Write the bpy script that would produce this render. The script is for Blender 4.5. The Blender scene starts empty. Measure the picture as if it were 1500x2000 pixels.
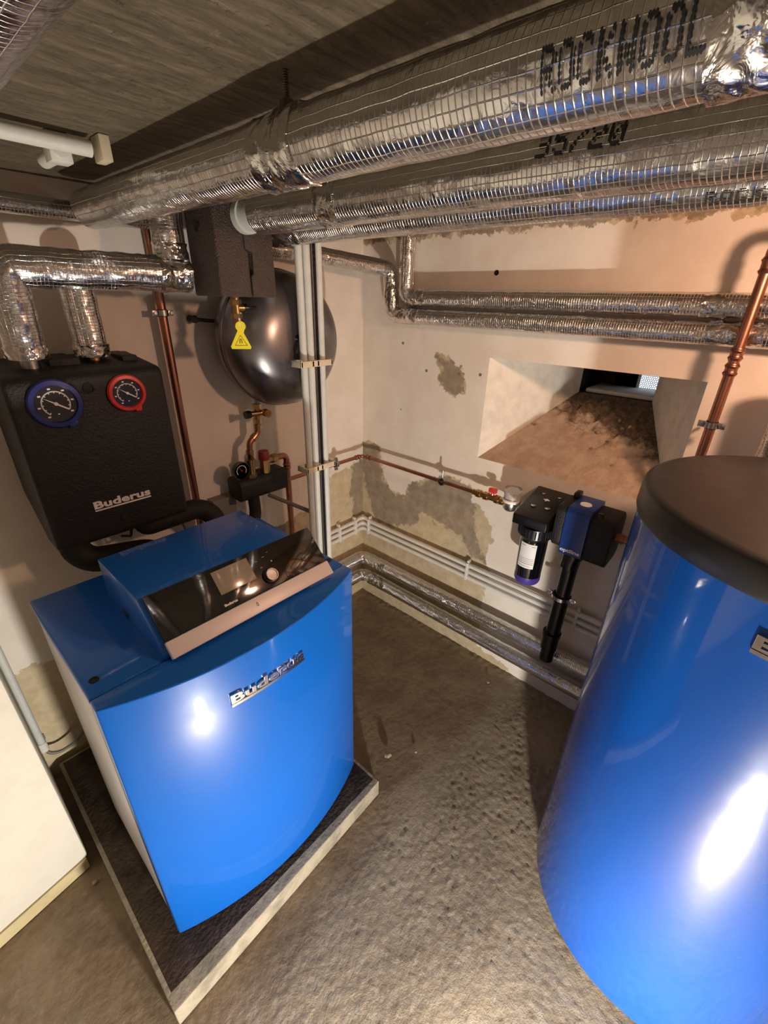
import bpy, bmesh, math, random
import numpy as np
from mathutils import Vector, Matrix, noise
random.seed(7)
C = bpy.context.scene.collection
SC = bpy.context.scene
PI = math.pi

# ------------------------------------------------------------------ camera, light, exposure
cam = bpy.data.objects.new('camera', bpy.data.cameras.new('camera')); C.objects.link(cam)
cam.data.sensor_fit = 'VERTICAL'; cam.data.sensor_height = 36.0; cam.data.lens = 15.4175
cam.data.clip_start = 0.01
M = Matrix(((0.66950981, 0.31204262, -0.67408161), (-0.74243453, 0.30970178, -0.59403348), (0.02340051, 0.89817271, 0.43901959)))
cam.matrix_world = Matrix.Translation((-1.5595, -1.5319, 1.5846)) @ M.to_4x4()
SC.camera = cam
SC.view_settings.view_transform = 'Standard'; SC.view_settings.look = 'None'
SC.view_settings.gamma = 1.0; SC.view_settings.use_curve_mapping = False
SC.view_settings.exposure = 0.08
W = bpy.data.worlds.new('world'); SC.world = W; W.use_nodes = True
W.node_tree.nodes['Background'].inputs[0].default_value = (0.75, 0.85, 1.0, 1)
W.node_tree.nodes['Background'].inputs[1].default_value = 2.2

def lamp(name, loc, col, watts, radius):
    l = bpy.data.lights.new(name, 'POINT'); l.color = col; l.energy = watts; l.shadow_soft_size = radius
    o = bpy.data.objects.new(name, l); C.objects.link(o); o.location = loc; return o
lamp('work_light', (-1.46, -1.86, 0.14), (1.0, 0.93, 0.83), 86, 0.026)      # floor-standing work light
lamp('ceiling_bulb', (-0.60, -1.82, 1.70), (1.0, 0.57, 0.36), 25, 0.045)      # warm bulb under the slab

# ------------------------------------------------------------------ materials
def srgb(r, g, b):
    f = lambda c: (c/255/12.92) if c/255 <= 0.04045 else ((c/255+0.055)/1.055)**2.4
    return (f(r), f(g), f(b), 1)

class NT:
    def __init__(s, name):
        s.m = bpy.data.materials.new(name); s.m.use_nodes = True; s.t = s.m.node_tree
        s.b = s.t.nodes['Principled BSDF']; s.out = s.t.nodes['Material Output']
    def n(s, typ, **kw):
        x = s.t.nodes.new(typ)
        for k, v in kw.items(): setattr(x, k, v)
        return x
    def l(s, a, b): s.t.links.new(a, b)
    def math(s, op, a, b=None, c=None):
        x = s.n('ShaderNodeMath', operation=op)
        for i, v in enumerate((a, b, c)):
            if v is None: continue
            if isinstance(v, (int, float)): x.inputs[i].default_value = v
            else: s.l(v, x.inputs[i])
        return x.outputs[0]
    def noise(s, vec, scale, detail=4, rough=0.55, dist=0.0):
        x = s.n('ShaderNodeTexNoise'); x.inputs['Scale'].default_value = scale
        x.inputs['Detail'].default_value = detail; x.inputs['Roughness'].default_value = rough
        x.inputs['Distortion'].default_value = dist
        if vec is not None: s.l(vec, x.inputs['Vector'])
        return x.outputs['Fac']
    def ramp(s, f, a, b):
        x = s.n('ShaderNodeMapRange', interpolation_type='SMOOTHSTEP'); x.inputs[1].default_value = a; x.inputs[2].default_value = b
        s.l(f, x.inputs[0]); return x.outputs[0]
    def mix(s, f, a, b):
        x = s.n('ShaderNodeMix', data_type='RGBA')
        if isinstance(f, (int, float)): x.inputs[0].default_value = f
        else: s.l(f, x.inputs[0])
        for i, v in ((6, a), (7, b)):
            if isinstance(v, tuple): x.inputs[i].default_value = v
            else: s.l(v, x.inputs[i])
        return x.outputs[2]
    def bump(s, h, strength, dist, prev=None):
        x = s.n('ShaderNodeBump'); x.inputs['Strength'].default_value = strength; x.inputs['Distance'].default_value = dist
        s.l(h, x.inputs['Height'])
        if prev is not None: s.l(prev, x.inputs['Normal'])
        return x.outputs[0]
    def coord(s, which='Object'):
        g = s.n('ShaderNodeNewGeometry') if which == 'World' else s.n('ShaderNodeTexCoord')
        return g.outputs['Position'] if which == 'World' else g.outputs[which]
    def mapping(s, vec, scale):
        x = s.n('ShaderNodeMapping'); x.inputs['Scale'].default_value = scale; s.l(vec, x.inputs['Vector']); return x.outputs[0]
    def set(s, **k):
        for a, v in k.items():
            i = s.b.inputs[a.replace('_', ' ')]
            if hasattr(v, 'links'): s.l(v, i)
            else: i.default_value = v
        return s

def plain(name, col, rough=0.5, metal=0.0, var=0.06, bscale=0, bstr=0.0, bdist=0.001, coat=0.0, nscale=18, spec=0.5):
    t = NT(name); p = t.coord('World')
    n = t.noise(p, nscale, 5, 0.6)
    c2 = tuple(min(1, max(0, x*(1-var*3))) for x in col[:3]) + (1,)
    t.set(Base_Color=t.mix(t.ramp(n, 0.35, 0.75), col, c2), Metallic=metal)
    r = t.math('ADD', t.math('MULTIPLY', n, 0.15), rough-0.07); t.set(Roughness=r)
    t.set(Specular_IOR_Level=spec)
    if coat: t.set(Coat_Weight=coat, Coat_Roughness=0.05)
    if bscale: t.set(Normal=t.bump(t.noise(p, bscale, 3), bstr, bdist))
    return t.m

def foil(name, crinkle=1.0, grid=1.0, rough=0.2):
    t = NT(name); uv = t.coord('UV'); p = t.coord('World')
    sep = t.n('ShaderNodeSeparateXYZ'); t.l(uv, sep.inputs[0])
    def line(o, pitch, w):
        f = t.math('FRACT', t.math('ADD', t.math('DIVIDE', o, pitch), t.math('MULTIPLY', t.noise(p, 30, 1), 0.25)))
        d = t.math('ABSOLUTE', t.math('SUBTRACT', f, 0.5))
        return t.ramp(d, w, 0.0)
    g = t.math('MAXIMUM', line(sep.outputs[0], 0.0075, 0.1), t.math('MULTIPLY', line(sep.outputs[1], 0.011, 0.07), 0.8))
    big = t.noise(p, 14, 2, 0.5, 0.6)
    fine = t.n('ShaderNodeTexVoronoi', feature='F1'); fine.inputs['Scale'].default_value = 85; t.l(p, fine.inputs['Vector'])
    med = t.noise(p, 55, 3, 0.6, 1.2)
    nrm = t.bump(big, 0.30*crinkle, 0.02)
    nrm = t.bump(med, 0.22*crinkle, 0.003, nrm)
    nrm = t.bump(fine.outputs['Distance'], 0.12*crinkle, 0.003, nrm)
    if grid: nrm = t.bump(g, 0.75*grid, 0.0010, nrm)
    col = t.mix(g if grid else 0.0, (0.66, 0.65, 0.64, 1), (0.9, 0.9, 0.9, 1))
    t.set(Base_Color=col, Metallic=1.0, Roughness=t.math('ADD', t.math('MULTIPLY', med, 0.12), rough-0.05), Normal=nrm)
    return t.m

def wall_mat(name):
    t = NT(name); p = t.coord('World')
    a = t.n('ShaderNodeAttribute', attribute_name='bare'); d = t.n('ShaderNodeAttribute', attribute_name='dark_bare')
    n1 = t.noise(p, 22, 6, 0.65); n2 = t.noise(p, 6, 4, 0.6); n3 = t.noise(p, 130, 3, 0.6)
    wob = t.math('MULTIPLY', t.math('SUBTRACT', n1, 0.5), 0.10)
    bare = t.ramp(t.math('ADD', a.outputs['Fac'], wob), -0.002, 0.003)
    dark_bare = t.ramp(t.math('ADD', d.outputs['Fac'], t.math('MULTIPLY', t.math('SUBTRACT', t.noise(p, 14, 6, 0.7), 0.5), 0.16)), -0.006, 0.012)
    paint = t.mix(t.ramp(n2, 0.3, 0.7), srgb(232, 224, 214), srgb(222, 211, 199))
    tan = t.mix(t.ramp(n1, 0.3, 0.75), srgb(205, 190, 160), srgb(182, 164, 132))
    dk = t.mix(t.ramp(n1, 0.3, 0.7), srgb(160, 146, 126), srgb(136, 122, 104))  # darker grey-brown patches within the bare render
    col = t.mix(bare, paint, t.mix(dark_bare, tan, dk))
    speck = t.ramp(t.noise(p, 75, 2, 0.5), 0.74, 0.78)
    col = t.mix(t.math('MULTIPLY', speck, t.math('MULTIPLY', bare, 0.6)), col, srgb(90, 76, 60))
    h = t.math('ADD', t.math('MULTIPLY', bare, -0.5), t.math('ADD', t.math('MULTIPLY', n3, 0.16), t.math('MULTIPLY', n1, 0.5)))
    t.set(Base_Color=col, Roughness=0.85, Normal=t.bump(h, 0.55, 0.003))
    return t.m

def concrete_floor():
    t = NT('rough_concrete_floor'); p = t.coord('World')
    a = t.n('ShaderNodeAttribute', attribute_name='rough_zone')
    z = t.ramp(t.math('ADD', a.outputs['Fac'], t.math('MULTIPLY', t.math('SUBTRACT', t.noise(p, 9, 5, 0.6), 0.5), 0.25)), -0.03, 0.06)
    n1 = t.noise(p, 5, 6, 0.62); n2 = t.noise(p, 40, 4, 0.6)
    c = t.mix(t.ramp(n1, 0.3, 0.7), srgb(166, 148, 122), srgb(128, 111, 90))
    c = t.mix(t.math('MULTIPLY', t.ramp(n2, 0.45, 0.8), 0.5), c, srgb(100, 88, 74))
    c = t.mix(z, t.mix(0.35, c, srgb(112, 94, 76)), t.mix(t.ramp(n2, 0.3, 0.8), c, srgb(172, 158, 138)))
    pit = t.ramp(t.noise(p, 48, 7, 0.72), 0.38, 0.66)
    st = t.noise(t.mapping(p, (85, 26, 20)), 1.0, 4, 0.7)
    rough = t.math('ADD', t.math('MULTIPLY', pit, 0.5), t.math('ADD', t.math('MULTIPLY', st, 0.35), t.math('MULTIPLY', t.noise(p, 105, 5, 0.72), 0.7)))
    h = t.math('MULTIPLY', rough, t.math('ADD', t.math('MULTIPLY', z, 0.75), 0.15))
    nr = t.bump(h, 0.8, 0.006)
    nr = t.bump(n1, 0.5, 0.02, nr)
    t.set(Base_Color=c, Roughness=0.88, Normal=nr)
    return t.m

def slab_mat():
    t = NT('board_marked_slab'); p = t.coord('World')
    st = t.noise(t.mapping(p, (9, 36, 9)), 1.0, 9, 0.78, 1.2); n2 = t.noise(p, 26, 6, 0.7)
    c = t.mix(t.ramp(st, 0.35, 0.68), srgb(100, 88, 70), srgb(142, 128, 106))
    c = t.mix(t.math('MULTIPLY', t.ramp(n2, 0.58, 0.72), 0.7), c, srgb(88, 76, 60))
    c = t.mix(t.math('MULTIPLY', t.ramp(t.noise(t.mapping(p, (14, 30, 14)), 1.0, 8, 0.75, 0.8), 0.58, 0.66), 0.55), c, srgb(160, 146, 122))
    h = t.math('ADD', st, t.math('ADD', t.math('MULTIPLY', n2, 0.8), t.math('MULTIPLY', t.ramp(t.noise(p, 60, 3, 0.6), 0.28, 0.42), 0.5)))
    t.set(Base_Color=c, Roughness=0.9, Normal=t.bump(h, 1.0, 0.010)); return t.m

def sill_mat():
    t = NT('crumbling_mortar'); p = t.coord('World')
    n = t.noise(p, 16, 7, 0.7); n2 = t.noise(p, 60, 5, 0.7)
    sx = t.n('ShaderNodeSeparateXYZ'); t.l(p, sx.inputs[0])
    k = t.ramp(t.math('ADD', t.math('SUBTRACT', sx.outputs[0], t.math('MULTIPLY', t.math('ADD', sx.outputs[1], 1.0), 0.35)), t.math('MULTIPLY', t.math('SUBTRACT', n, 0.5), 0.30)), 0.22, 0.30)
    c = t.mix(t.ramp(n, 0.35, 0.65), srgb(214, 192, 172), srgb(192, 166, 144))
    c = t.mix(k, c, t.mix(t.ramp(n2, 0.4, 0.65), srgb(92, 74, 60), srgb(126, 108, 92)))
    t.set(Base_Color=c, Roughness=0.95, Normal=t.bump(t.math('ADD', n, t.math('MULTIPLY', n2, 0.6)), 0.9, 0.012)); return t.m

def perforated():
    t = NT('perforated_sheet'); p = t.coord('World')
    sx = t.n('ShaderNodeSeparateXYZ'); t.l(p, sx.inputs[0])
    pit = 0.0085
    def dots(oy, oz):
        fy = t.math('SUBTRACT', t.math('FRACT', t.math('ADD', t.math('DIVIDE', sx.outputs[1], pit), oy)), 0.5)
        fz = t.math('SUBTRACT', t.math('FRACT', t.math('ADD', t.math('DIVIDE', sx.outputs[2], pit*1.732), oz)), 0.5)
        fz = t.math('MULTIPLY', fz, 1.732)
        return t.math('ADD', t.math('MULTIPLY', fy, fy), t.math('MULTIPLY', fz, fz))
    hole = t.math('LESS_THAN', t.math('MINIMUM', dots(0, 0), dots(0.5, 0.5)), 0.135)
    tr = t.n('ShaderNodeBsdfTransparent'); mx = t.n('ShaderNodeMixShader')
    t.set(Base_Color=(0.35, 0.37, 0.42, 1), Metallic=0.8, Roughness=0.4)
    t.l(hole, mx.inputs[0]); t.l(t.b.outputs[0], mx.inputs[1]); t.l(tr.outputs[0], mx.inputs[2]); t.l(mx.outputs[0], t.out.inputs[0])
    return t.m

def glass_mat(name):
    t = NT(name); t.set(Base_Color=(0.95, 0.97, 0.97, 1), Roughness=0.03, Transmission_Weight=1.0, IOR=1.4); return t.m

MAT = dict(
    foil=foil('scrim_foil'), foil_small=foil('thin_foil', 1.3, 0.9, 0.20), tape=foil('crumpled_foil_tape', 2.6, 0.0, 0.16),
    wall=wall_mat('painted_plaster'), floor=concrete_floor(), slab=slab_mat(), sill=sill_mat(), perf=perforated(),
    paint=plain('white_wall_paint', srgb(234, 228, 218), 0.8, bscale=60, bstr=0.25, bdist=0.002),
    darkwall=plain('dark_unseen_wall', srgb(120, 108, 96), 0.9, bscale=40, bstr=0.4, bdist=0.004),  # walls out of view, coloured dark to cut the bounce light
    pier=plain('white_gloss_paint', srgb(226, 221, 208), 0.75, bscale=35, bstr=0.25, bdist=0.002, var=0.02),
    trim=plain('yellowed_trim', srgb(206, 190, 146), 0.7),
    plinth=plain('dusty_concrete', srgb(156, 146, 126), 0.9, var=0.15, bscale=70, bstr=0.6, bdist=0.004),
    dust=plain('dark_dust', srgb(74, 60, 48), 0.95, var=0.22, bscale=90, bstr=0.9, bdist=0.004),
    blue=plain('blue_enamel', srgb(16, 96, 190), 0.34, coat=0.5, spec=0.2, var=0.01, bscale=220, bstr=0.05, bdist=0.001),
    tankblue=plain('blue_foil_jacket', srgb(14, 76, 160), 0.26, coat=0.7, spec=0.25, var=0.015, bscale=5, bstr=0.12, bdist=0.01, nscale=4),
    casing=plain('pale_grey_enamel', srgb(205, 202, 205), 0.35, var=0.01),
    lid=plain('black_plastic_lid', srgb(30, 28, 28), 0.42, bscale=300, bstr=0.1, bdist=0.001),
    glossblack=plain('black_glass', srgb(12, 12, 14), 0.08, var=0.0, coat=1.0),
    eps=plain('black_foam', srgb(17, 15, 15), 0.55, bscale=190, bstr=0.7, bdist=0.003),
    epswarm=plain('warm_lit_black_foam', srgb(74, 60, 54), 0.45, bscale=230, bstr=1.0, bdist=0.006),  # black foam with the warm lamp's light put into its brown colour
    rubber=plain('black_rubber_foam', srgb(14, 13, 13), 0.75),
    black=plain('black_plastic', srgb(12, 12, 13), 0.32),
    screen=plain('grey_display', srgb(150, 142, 128), 0.18, var=0.0, coat=1.0),
    silver=plain('satin_silver', srgb(228, 220, 220), 0.45, metal=0.12, var=0.01),
    chrome=plain('chrome', srgb(225, 222, 218), 0.2, metal=1.0, var=0.01),
    zinc=plain('zinc_steel', srgb(170, 170, 172), 0.32, metal=1.0),
    steel=plain('brushed_vessel_steel', srgb(138, 134, 136), 0.30, metal=0.85, var=0.01, bscale=8, bstr=0.05, bdist=0.01),
    darksteel=plain('dark_channel_steel', srgb(96, 88, 78), 0.5, metal=0.7),
    copper=plain('copper', srgb(172, 120, 100), 0.36, metal=1.0, var=0.1, bscale=20, bstr=0.1, bdist=0.002),
    brass=plain('brass', srgb(184, 152, 102), 0.3, metal=1.0, var=0.08),
    pvc=plain('grey_white_conduit', srgb(206, 210, 206), 0.45, var=0.03),
    pvcw=plain('white_conduit', srgb(224, 222, 216), 0.45, var=0.03),
    clip=plain('cream_clip', srgb(214, 202, 176), 0.5),
    cable=plain('grey_cable', srgb(126, 122, 116), 0.5),
    red=plain('red_plastic', srgb(205, 52, 44), 0.4, coat=0.3), darkred=plain('dark_red_cap', srgb(130, 30, 34), 0.5),
    navy=plain('navy_plastic', srgb(24, 38, 112), 0.35, coat=0.3), devblue=plain('device_blue', srgb(26, 58, 128), 0.4),
    yellow=plain('yellow_tag', srgb(232, 226, 46), 0.5, var=0.02), ink=plain('black_ink', srgb(22, 22, 24), 0.6, var=0.0),
    white=plain('white_print', srgb(230, 230, 228), 0.5, var=0.0), label=plain('paper_label', srgb(232, 230, 228), 0.55, var=0.01),
    greyp=plain('grey_print', srgb(150, 150, 155), 0.5, var=0.0), purple=plain('violet_plastic', srgb(74, 58, 150), 0.3, coat=0.5),
    dial=plain('black_dial', srgb(24, 24, 28), 0.3, coat=0.6), glass=glass_mat('clear_plastic'), stone=plain('mortar_crumb', srgb(170, 152, 130), 0.9, bscale=90, bstr=0.5, bdist=0.003),
)

# ------------------------------------------------------------------ mesh helpers
ORG = {}
class MB:
    def __init__(s): s.v = []; s.f = []; s.uv = []
    def add(s, vs, fs, uvs=None):
        o = len(s.v); s.v += [tuple(v) for v in vs]
        for i, f in enumerate(fs):
            s.f.append(tuple(o+k for k in f)); s.uv.append(uvs[i] if uvs else [(0.0, 0.0)]*len(f))
        return s
    def xf(s, fn): s.v = [tuple(fn(Vector(v))) for v in s.v]; return s
    def build(s, name, m, parent=None, angle=35, label=None):
        me = bpy.data.meshes.new(name)
        if parent is not None: org = ORG[parent.name]
        else:
            a = np.array(s.v); lo, hi = a.min(0), a.max(0); org = Vector(((lo[0]+hi[0])/2, (lo[1]+hi[1])/2, lo[2]))
        vs = [(v[0]-org[0], v[1]-org[1], v[2]-org[2]) for v in s.v]
        me.from_pydata(vs, [], s.f)
        ul = me.uv_layers.new(name='UVMap'); flat = [c for u in s.uv for p in u for c in p]
        if len(flat) == len(ul.data)*2: ul.data.foreach_set('uv', flat)
        me.materials.append(MAT[m] if isinstance(m, str) else m)
        bm = bmesh.new(); bm.from_mesh(me); bmesh.ops.recalc_face_normals(bm, faces=bm.faces); bm.to_mesh(me); bm.free()
        me.shade_smooth(); me.set_sharp_from_angle(angle=math.radians(angle))
        o = bpy.data.objects.new(name, me); C.objects.link(o)
        if parent is not None: o.parent = parent
        else: o.location = org
        ORG[o.name] = org
        if label: o['label'] = label
        return o
def tag(o, label, cat, group=None):
    o['label'] = label; o['category'] = cat
    if group: o['group'] = group
    return o
def thing(name, loc, label, cat, group=None):
    o = bpy.data.objects.new(name, None); C.objects.link(o); o.location = loc; o.empty_display_size = 0.05
    ORG[o.name] = Vector(loc); return tag(o, label, cat, group)
def struct(o): o['kind'] = 'structure'; return o
def dup(root, loc, rz=0.0, label=None, group=None):
    r = root.copy(); C.objects.link(r); r.location = loc; r.rotation_euler = (0, 0, rz)
    if label: r['label'] = label
    if group: r['group'] = group
    for ch in root.children:
        c = ch.copy(); C.objects.link(c); c.parent = r
        for g in ch.children:
            d = g.copy(); C.objects.link(d); d.parent = c
    return r

def box(mb, x0, x1, y0, y1, z0, z1, bev=0.0, seg=2):
    bm = bmesh.new(); bmesh.ops.create_cube(bm, size=1.0)
    for v in bm.verts:
        v.co = Vector(((x0+x1)/2+v.co.x*(x1-x0), (y0+y1)/2+v.co.y*(y1-y0), (z0+z1)/2+v.co.z*(z1-z0)))
    if bev: bmesh.ops.bevel(bm, geom=list(bm.edges), offset=bev, segments=seg, affect='EDGES', profile=0.5)
    _take(mb, bm); return mb
def _take(mb, bm):
    bm.verts.index_update(); vs = [v.co.copy() for v in bm.verts]; fs = [[v.index for v in f.verts] for f in bm.faces]
    mb.add(vs, fs); bm.free()
def prism(mb, pts, a0, a1, axis='z', bev=0.0, seg=2):
    """extrude polygon pts (2D) along an axis from a0 to a1"""
    def mk(p, a): return {'z': (p[0], p[1], a), 'x': (a, p[0], p[1]), 'y': (p[0], a, p[1])}[axis]
    bm = bmesh.new(); lo = [bm.verts.new(mk(p, a0)) for p in pts]; hi = [bm.verts.new(mk(p, a1)) for p in pts]
    n = len(pts); bm.faces.new(lo); bm.faces.new(hi[::-1])
    for i in range(n): bm.faces.new((lo[i], lo[(i+1) % n], hi[(i+1) % n], hi[i]))
    bmesh.ops.recalc_face_normals(bm, faces=bm.faces)
    if bev:
        ed = [e for e in bm.edges if len(e.link_faces) == 2 and e.calc_face_angle(0) > 0.6]
        bmesh.ops.bevel(bm, geom=ed, offset=bev, segments=seg, affect='EDGES', profile=0.5)
    _take(mb, bm); return mb
def fillet(pts, R):
    P = [Vector(p) for p in pts]; out = [P[0]]
    for i in range(1, len(P)-1):
        a, b, c = P[i-1], P[i], P[i+1]; d1 = (a-b); d2 = (c-b); l1, l2 = d1.length, d2.length; d1.normalize(); d2.normalize()
        ang = d1.angle(d2)
        if ang > PI-0.02 or R <= 0: out.append(b); continue
        r = R[i] if isinstance(R, (list, tuple)) else R
        t = min(r/math.tan(ang/2), l1*0.49, l2*0.49); r = t*math.tan(ang/2)
        bis = (d1+d2).normalized(); cen = b+bis*(r/math.sin(ang/2)); s = b+d1*t-cen; e = b+d2*t-cen
        ax = s.cross(e).normalized(); tot = s.angle(e); k = max(3, int(tot/0.16))
        for j in range(k+1): out.append(cen+Matrix.Rotation(tot*j/k, 3, ax) @ s)
    out.append(P[-1]); return out
def tube(mb, pts, r, n=20, R=0.0, step=0.0, cap=True, rad=None, crumple=0.0, seed=0.0):
    P = fillet(pts, R) if len(pts) > 2 else [Vector(p) for p in pts]
    if step:
        Q = [P[0]]
        for a, b in zip(P[:-1], P[1:]):
            k = max(1, int((b-a).length/step))
            for j in range(1, k+1): Q.append(a.lerp(b, j/k))
        P = Q
    T = []
    for i in range(len(P)):
        d = (P[min(i+1, len(P)-1)]-P[max(i-1, 0)]); T.append(d.normalized())
    up = Vector((0, 0, 1)) if abs(T[0].z) < 0.9 else Vector((0, 1, 0))
    N = (up-T[0]*up.dot(T[0])).normalized(); s = 0.0; vs = []; S = []
    for i, p in enumerate(P):
        if i:
            s += (P[i]-P[i-1]).length; N = (N-T[i]*N.dot(T[i])).normalized()
        B = T[i].cross(N); S.append(s); rr = rad(s) if rad else r
        for k in range(n):
            a = 2*PI*k/n; d = N*math.cos(a)+B*math.sin(a); q = p+d*rr
            if crumple:
                q = q+d*crumple*(noise.noise(q*38+Vector((seed, 0, 0)))+0.6*noise.noise(q*95))
            vs.append(q)
    fs = []; uvs = []
    for i in range(len(P)-1):
        for k in range(n):
            k2 = (k+1) % n; fs.append((i*n+k, i*n+k2, (i+1)*n+k2, (i+1)*n+k))
            c0 = 2*PI*r*k/n; c1 = 2*PI*r*(k+1)/n; uvs.append([(S[i], c0), (S[i], c1), (S[i+1], c1), (S[i+1], c0)])
    if cap:
        fs.append(tuple(range(n-1, -1, -1))); uvs.append([(0, 0)]*n)
        fs.append(tuple((len(P)-1)*n+k for k in range(n))); uvs.append([(0, 0)]*n)
    mb.add(vs, fs, uvs); return mb
def lathe(mb, prof, cen, axis='z', n=40, a0=0.0, a1=2*PI, cap=True):
    """prof: list of (radius, height along axis)"""
    full = abs(a1-a0-2*PI) < 1e-6; m = n if full else n+1; vs = []
    for (r, h) in prof:
        for k in range(m):
            a = a0+(a1-a0)*k/n; c, s_ = r*math.cos(a), r*math.sin(a)
            p = {'z': (c, s_, h), 'y': (c, h, s_), 'x': (h, c, s_)}[axis]
            vs.append((cen[0]+p[0], cen[1]+p[1], cen[2]+p[2]))
    fs = []
    for i in range(len(prof)-1):
        for k in range(m if full else m-1):
            k2 = (k+1) % m; fs.append((i*m+k, i*m+k2, (i+1)*m+k2, (i+1)*m+k))
    if full and cap:
        if prof[0][0] > 1e-6: fs.append(tuple(range(m-1, -1, -1)))
        if prof[-1][0] > 1e-6: fs.append(tuple((len(prof)-1)*m+k for k in range(m)))
    mb.add(vs, fs); return mb
def ringl(mb, prof, cen, axis='z', n=40): return lathe(mb, list(prof)+[prof[0]], cen, axis, n, cap=False)
def cyl(mb, a, b, r, n=24, r2=None):
    a, b = Vector(a), Vector(b)
    tube(mb, [a, b], r, n=n, rad=(lambda s: r if s < 1e-6 else r2) if r2 is not None else None); return mb
def hexnut(mb, a, b, r): return cyl(mb, a, b, r, n=6)
def text_mb(s, size, ext=0.0, bold=0.0, bev=0.0, sx=1.0, res=3, space=1.0):
    cu = bpy.data.curves.new('lettering', 'FONT'); cu.body = s; cu.size = size; cu.extrude = ext; cu.offset = bold
    cu.bevel_depth = bev; cu.resolution_u = res; cu.space_character = space; cu.align_x = 'LEFT'
    o = bpy.data.objects.new('lettering', cu); C.objects.link(o); bpy.context.view_layer.update()
    me = bpy.data.meshes.new_from_object(o.evaluated_get(bpy.context.evaluated_depsgraph_get()))
    mb = MB(); mb.add([(v.co.x*sx, v.co.y, v.co.z) for v in me.vertices], [tuple(p.vertices) for p in me.polygons])
    C.objects.unlink(o); bpy.data.objects.remove(o); bpy.data.curves.remove(cu); bpy.data.meshes.remove(me)
    return mb
FONT5 = {'R': '11110 10001 10001 11110 10100 10010 10001', 'O': '01110 10001 10001 10001 10001 10001 01110', 'C': '01110 10001 10000 10000 10000 10001 01110',
 'K': '10001 10010 10100 11000 10100 10010 10001', 'W': '10001 10001 10001 10101 10101 11011 10001', 'L': '10000 10000 10000 10000 10000 10000 11111',
 '3': '11110 00001 00001 01110 00001 00001 11110', '5': '11111 10000 11110 00001 00001 10001 01110', '/': '00001 00001 00010 00100 01000 10000 10000',
 '2': '01110 10001 00001 00110 01000 10000 11111', '0': '01110 10001 10011 10101 11001 10001 01110', 'M': '10001 11011 10101 10101 10001 10001 10001',
 'X': '10001 10001 01010 00100 01010 10001 10001', '1': '00100 01100 00100 00100 00100 00100 01110', '-': '00000 00000 00000 11111 00000 00000 00000'}
def dotprint(s, h, pipe, y0, ang, pitch=1.0, flip=False, square=False, axis='y', k=0.42):
    """dot-matrix print wrapped on a pipe running along an axis; pipe=(c1,c2,r)"""
    mb = MB(); d = h/6.0; cx, cz, r = pipe; rr = r+0.0012; u = 0.0
    for ch in s:
        if ch != ' ':
            for j, row in enumerate(FONT5[ch].split()):
                for i, c in enumerate(row):
                    if c == '1':
                        uu = u+i*d*pitch; vv = (3-j)*d
                        if flip: uu, vv = -uu, -vv
                        ring = []
                        m = 4 if square else 8
                        for q in range(m):
                            a = 2*PI*(q+0.5)/m; kk = 0.7 if square else k
                            uq = uu+math.cos(a)*d*kk*pitch; vq = vv+math.sin(a)*d*kk; th = ang-vq/rr
                            if axis == 'y': ring.append((cx+rr*math.cos(th), y0-uq, cz+rr*math.sin(th)))
                            elif axis == 'x': ring.append((y0+uq, cx+rr*math.cos(th), cz+rr*math.sin(th)))
                            else: ring.append((cx+rr*math.cos(ang+uq/rr), cz+rr*math.sin(ang+uq/rr), y0+vq))
                        mb.add(ring, [tuple(range(m))])
        u += 6.6*d*pitch
    return mb

# ------------------------------------------------------------------ room shell
CZ = 1.835
def sdist(px, py, poly):
    """signed distance, positive inside"""
    P = np.array(poly); d = np.full(px.shape, 9.0); ins = np.zeros(px.shape, bool); n = len(P)
    for i in range(n):
        a, b = P[i], P[(i+1) % n]; e = b-a; w0, w1 = px-a[0], py-a[1]
        t = np.clip((w0*e[0]+w1*e[1])/(e@e), 0, 1); d = np.minimum(d, np.hypot(w0-t*e[0], w1-t*e[1]))
        c = ((a[1] > py) != (b[1] > py)) & (px < (b[0]-a[0])*(py-a[1])/((b[1]-a[1])+1e-12)+a[0]); ins ^= c
    return np.where(ins, d, -d)
def grid_wall(name, us, vs, place, mat, masks, hole=None):
    U, V = np.meshgrid(us, vs, indexing='ij'); nu, nv = U.shape
    me = bpy.data.meshes.new(name)
    pts = [place(float(u), float(v)) for u, v in zip(U.ravel(), V.ravel())]
    fs = []
    for i in range(nu-1):
        for j in range(nv-1):
            cu, cv = (us[i]+us[i+1])/2, (vs[j]+vs[j+1])/2
            if hole and hole[0] < cu < hole[1] and hole[2] < cv < hole[3]: continue
            fs.append((i*nv+j, (i+1)*nv+j, (i+1)*nv+j+1, i*nv+j+1))
    me.from_pydata(pts, [], fs)
    for an, polys in masks.items():
        s = np.full(U.shape, -9.0)
        for p in polys: s = np.maximum(s, sdist(U, V, p))
        at = me.attributes.new(an, 'FLOAT', 'POINT'); at.data.foreach_set('value', np.clip(s, -0.3, 0.3).ravel().astype(np.float32))
    me.shade_smooth(); me.materials.append(MAT[mat]); o = bpy.data.objects.new(name, me); C.objects.link(o); ORG[o.name] = Vector((0, 0, 0)); return struct(o)
def fine(a, b, step, extra=()):
    return np.array(sorted(set(list(np.round(np.arange(a, b+1e-6, step), 4))+[b]+list(extra))))
X0, Y0 = -3.0, -3.4
HY0, HY1, HZ0, HZ1 = -1.362, -0.668, 0.998, 1.392
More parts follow.
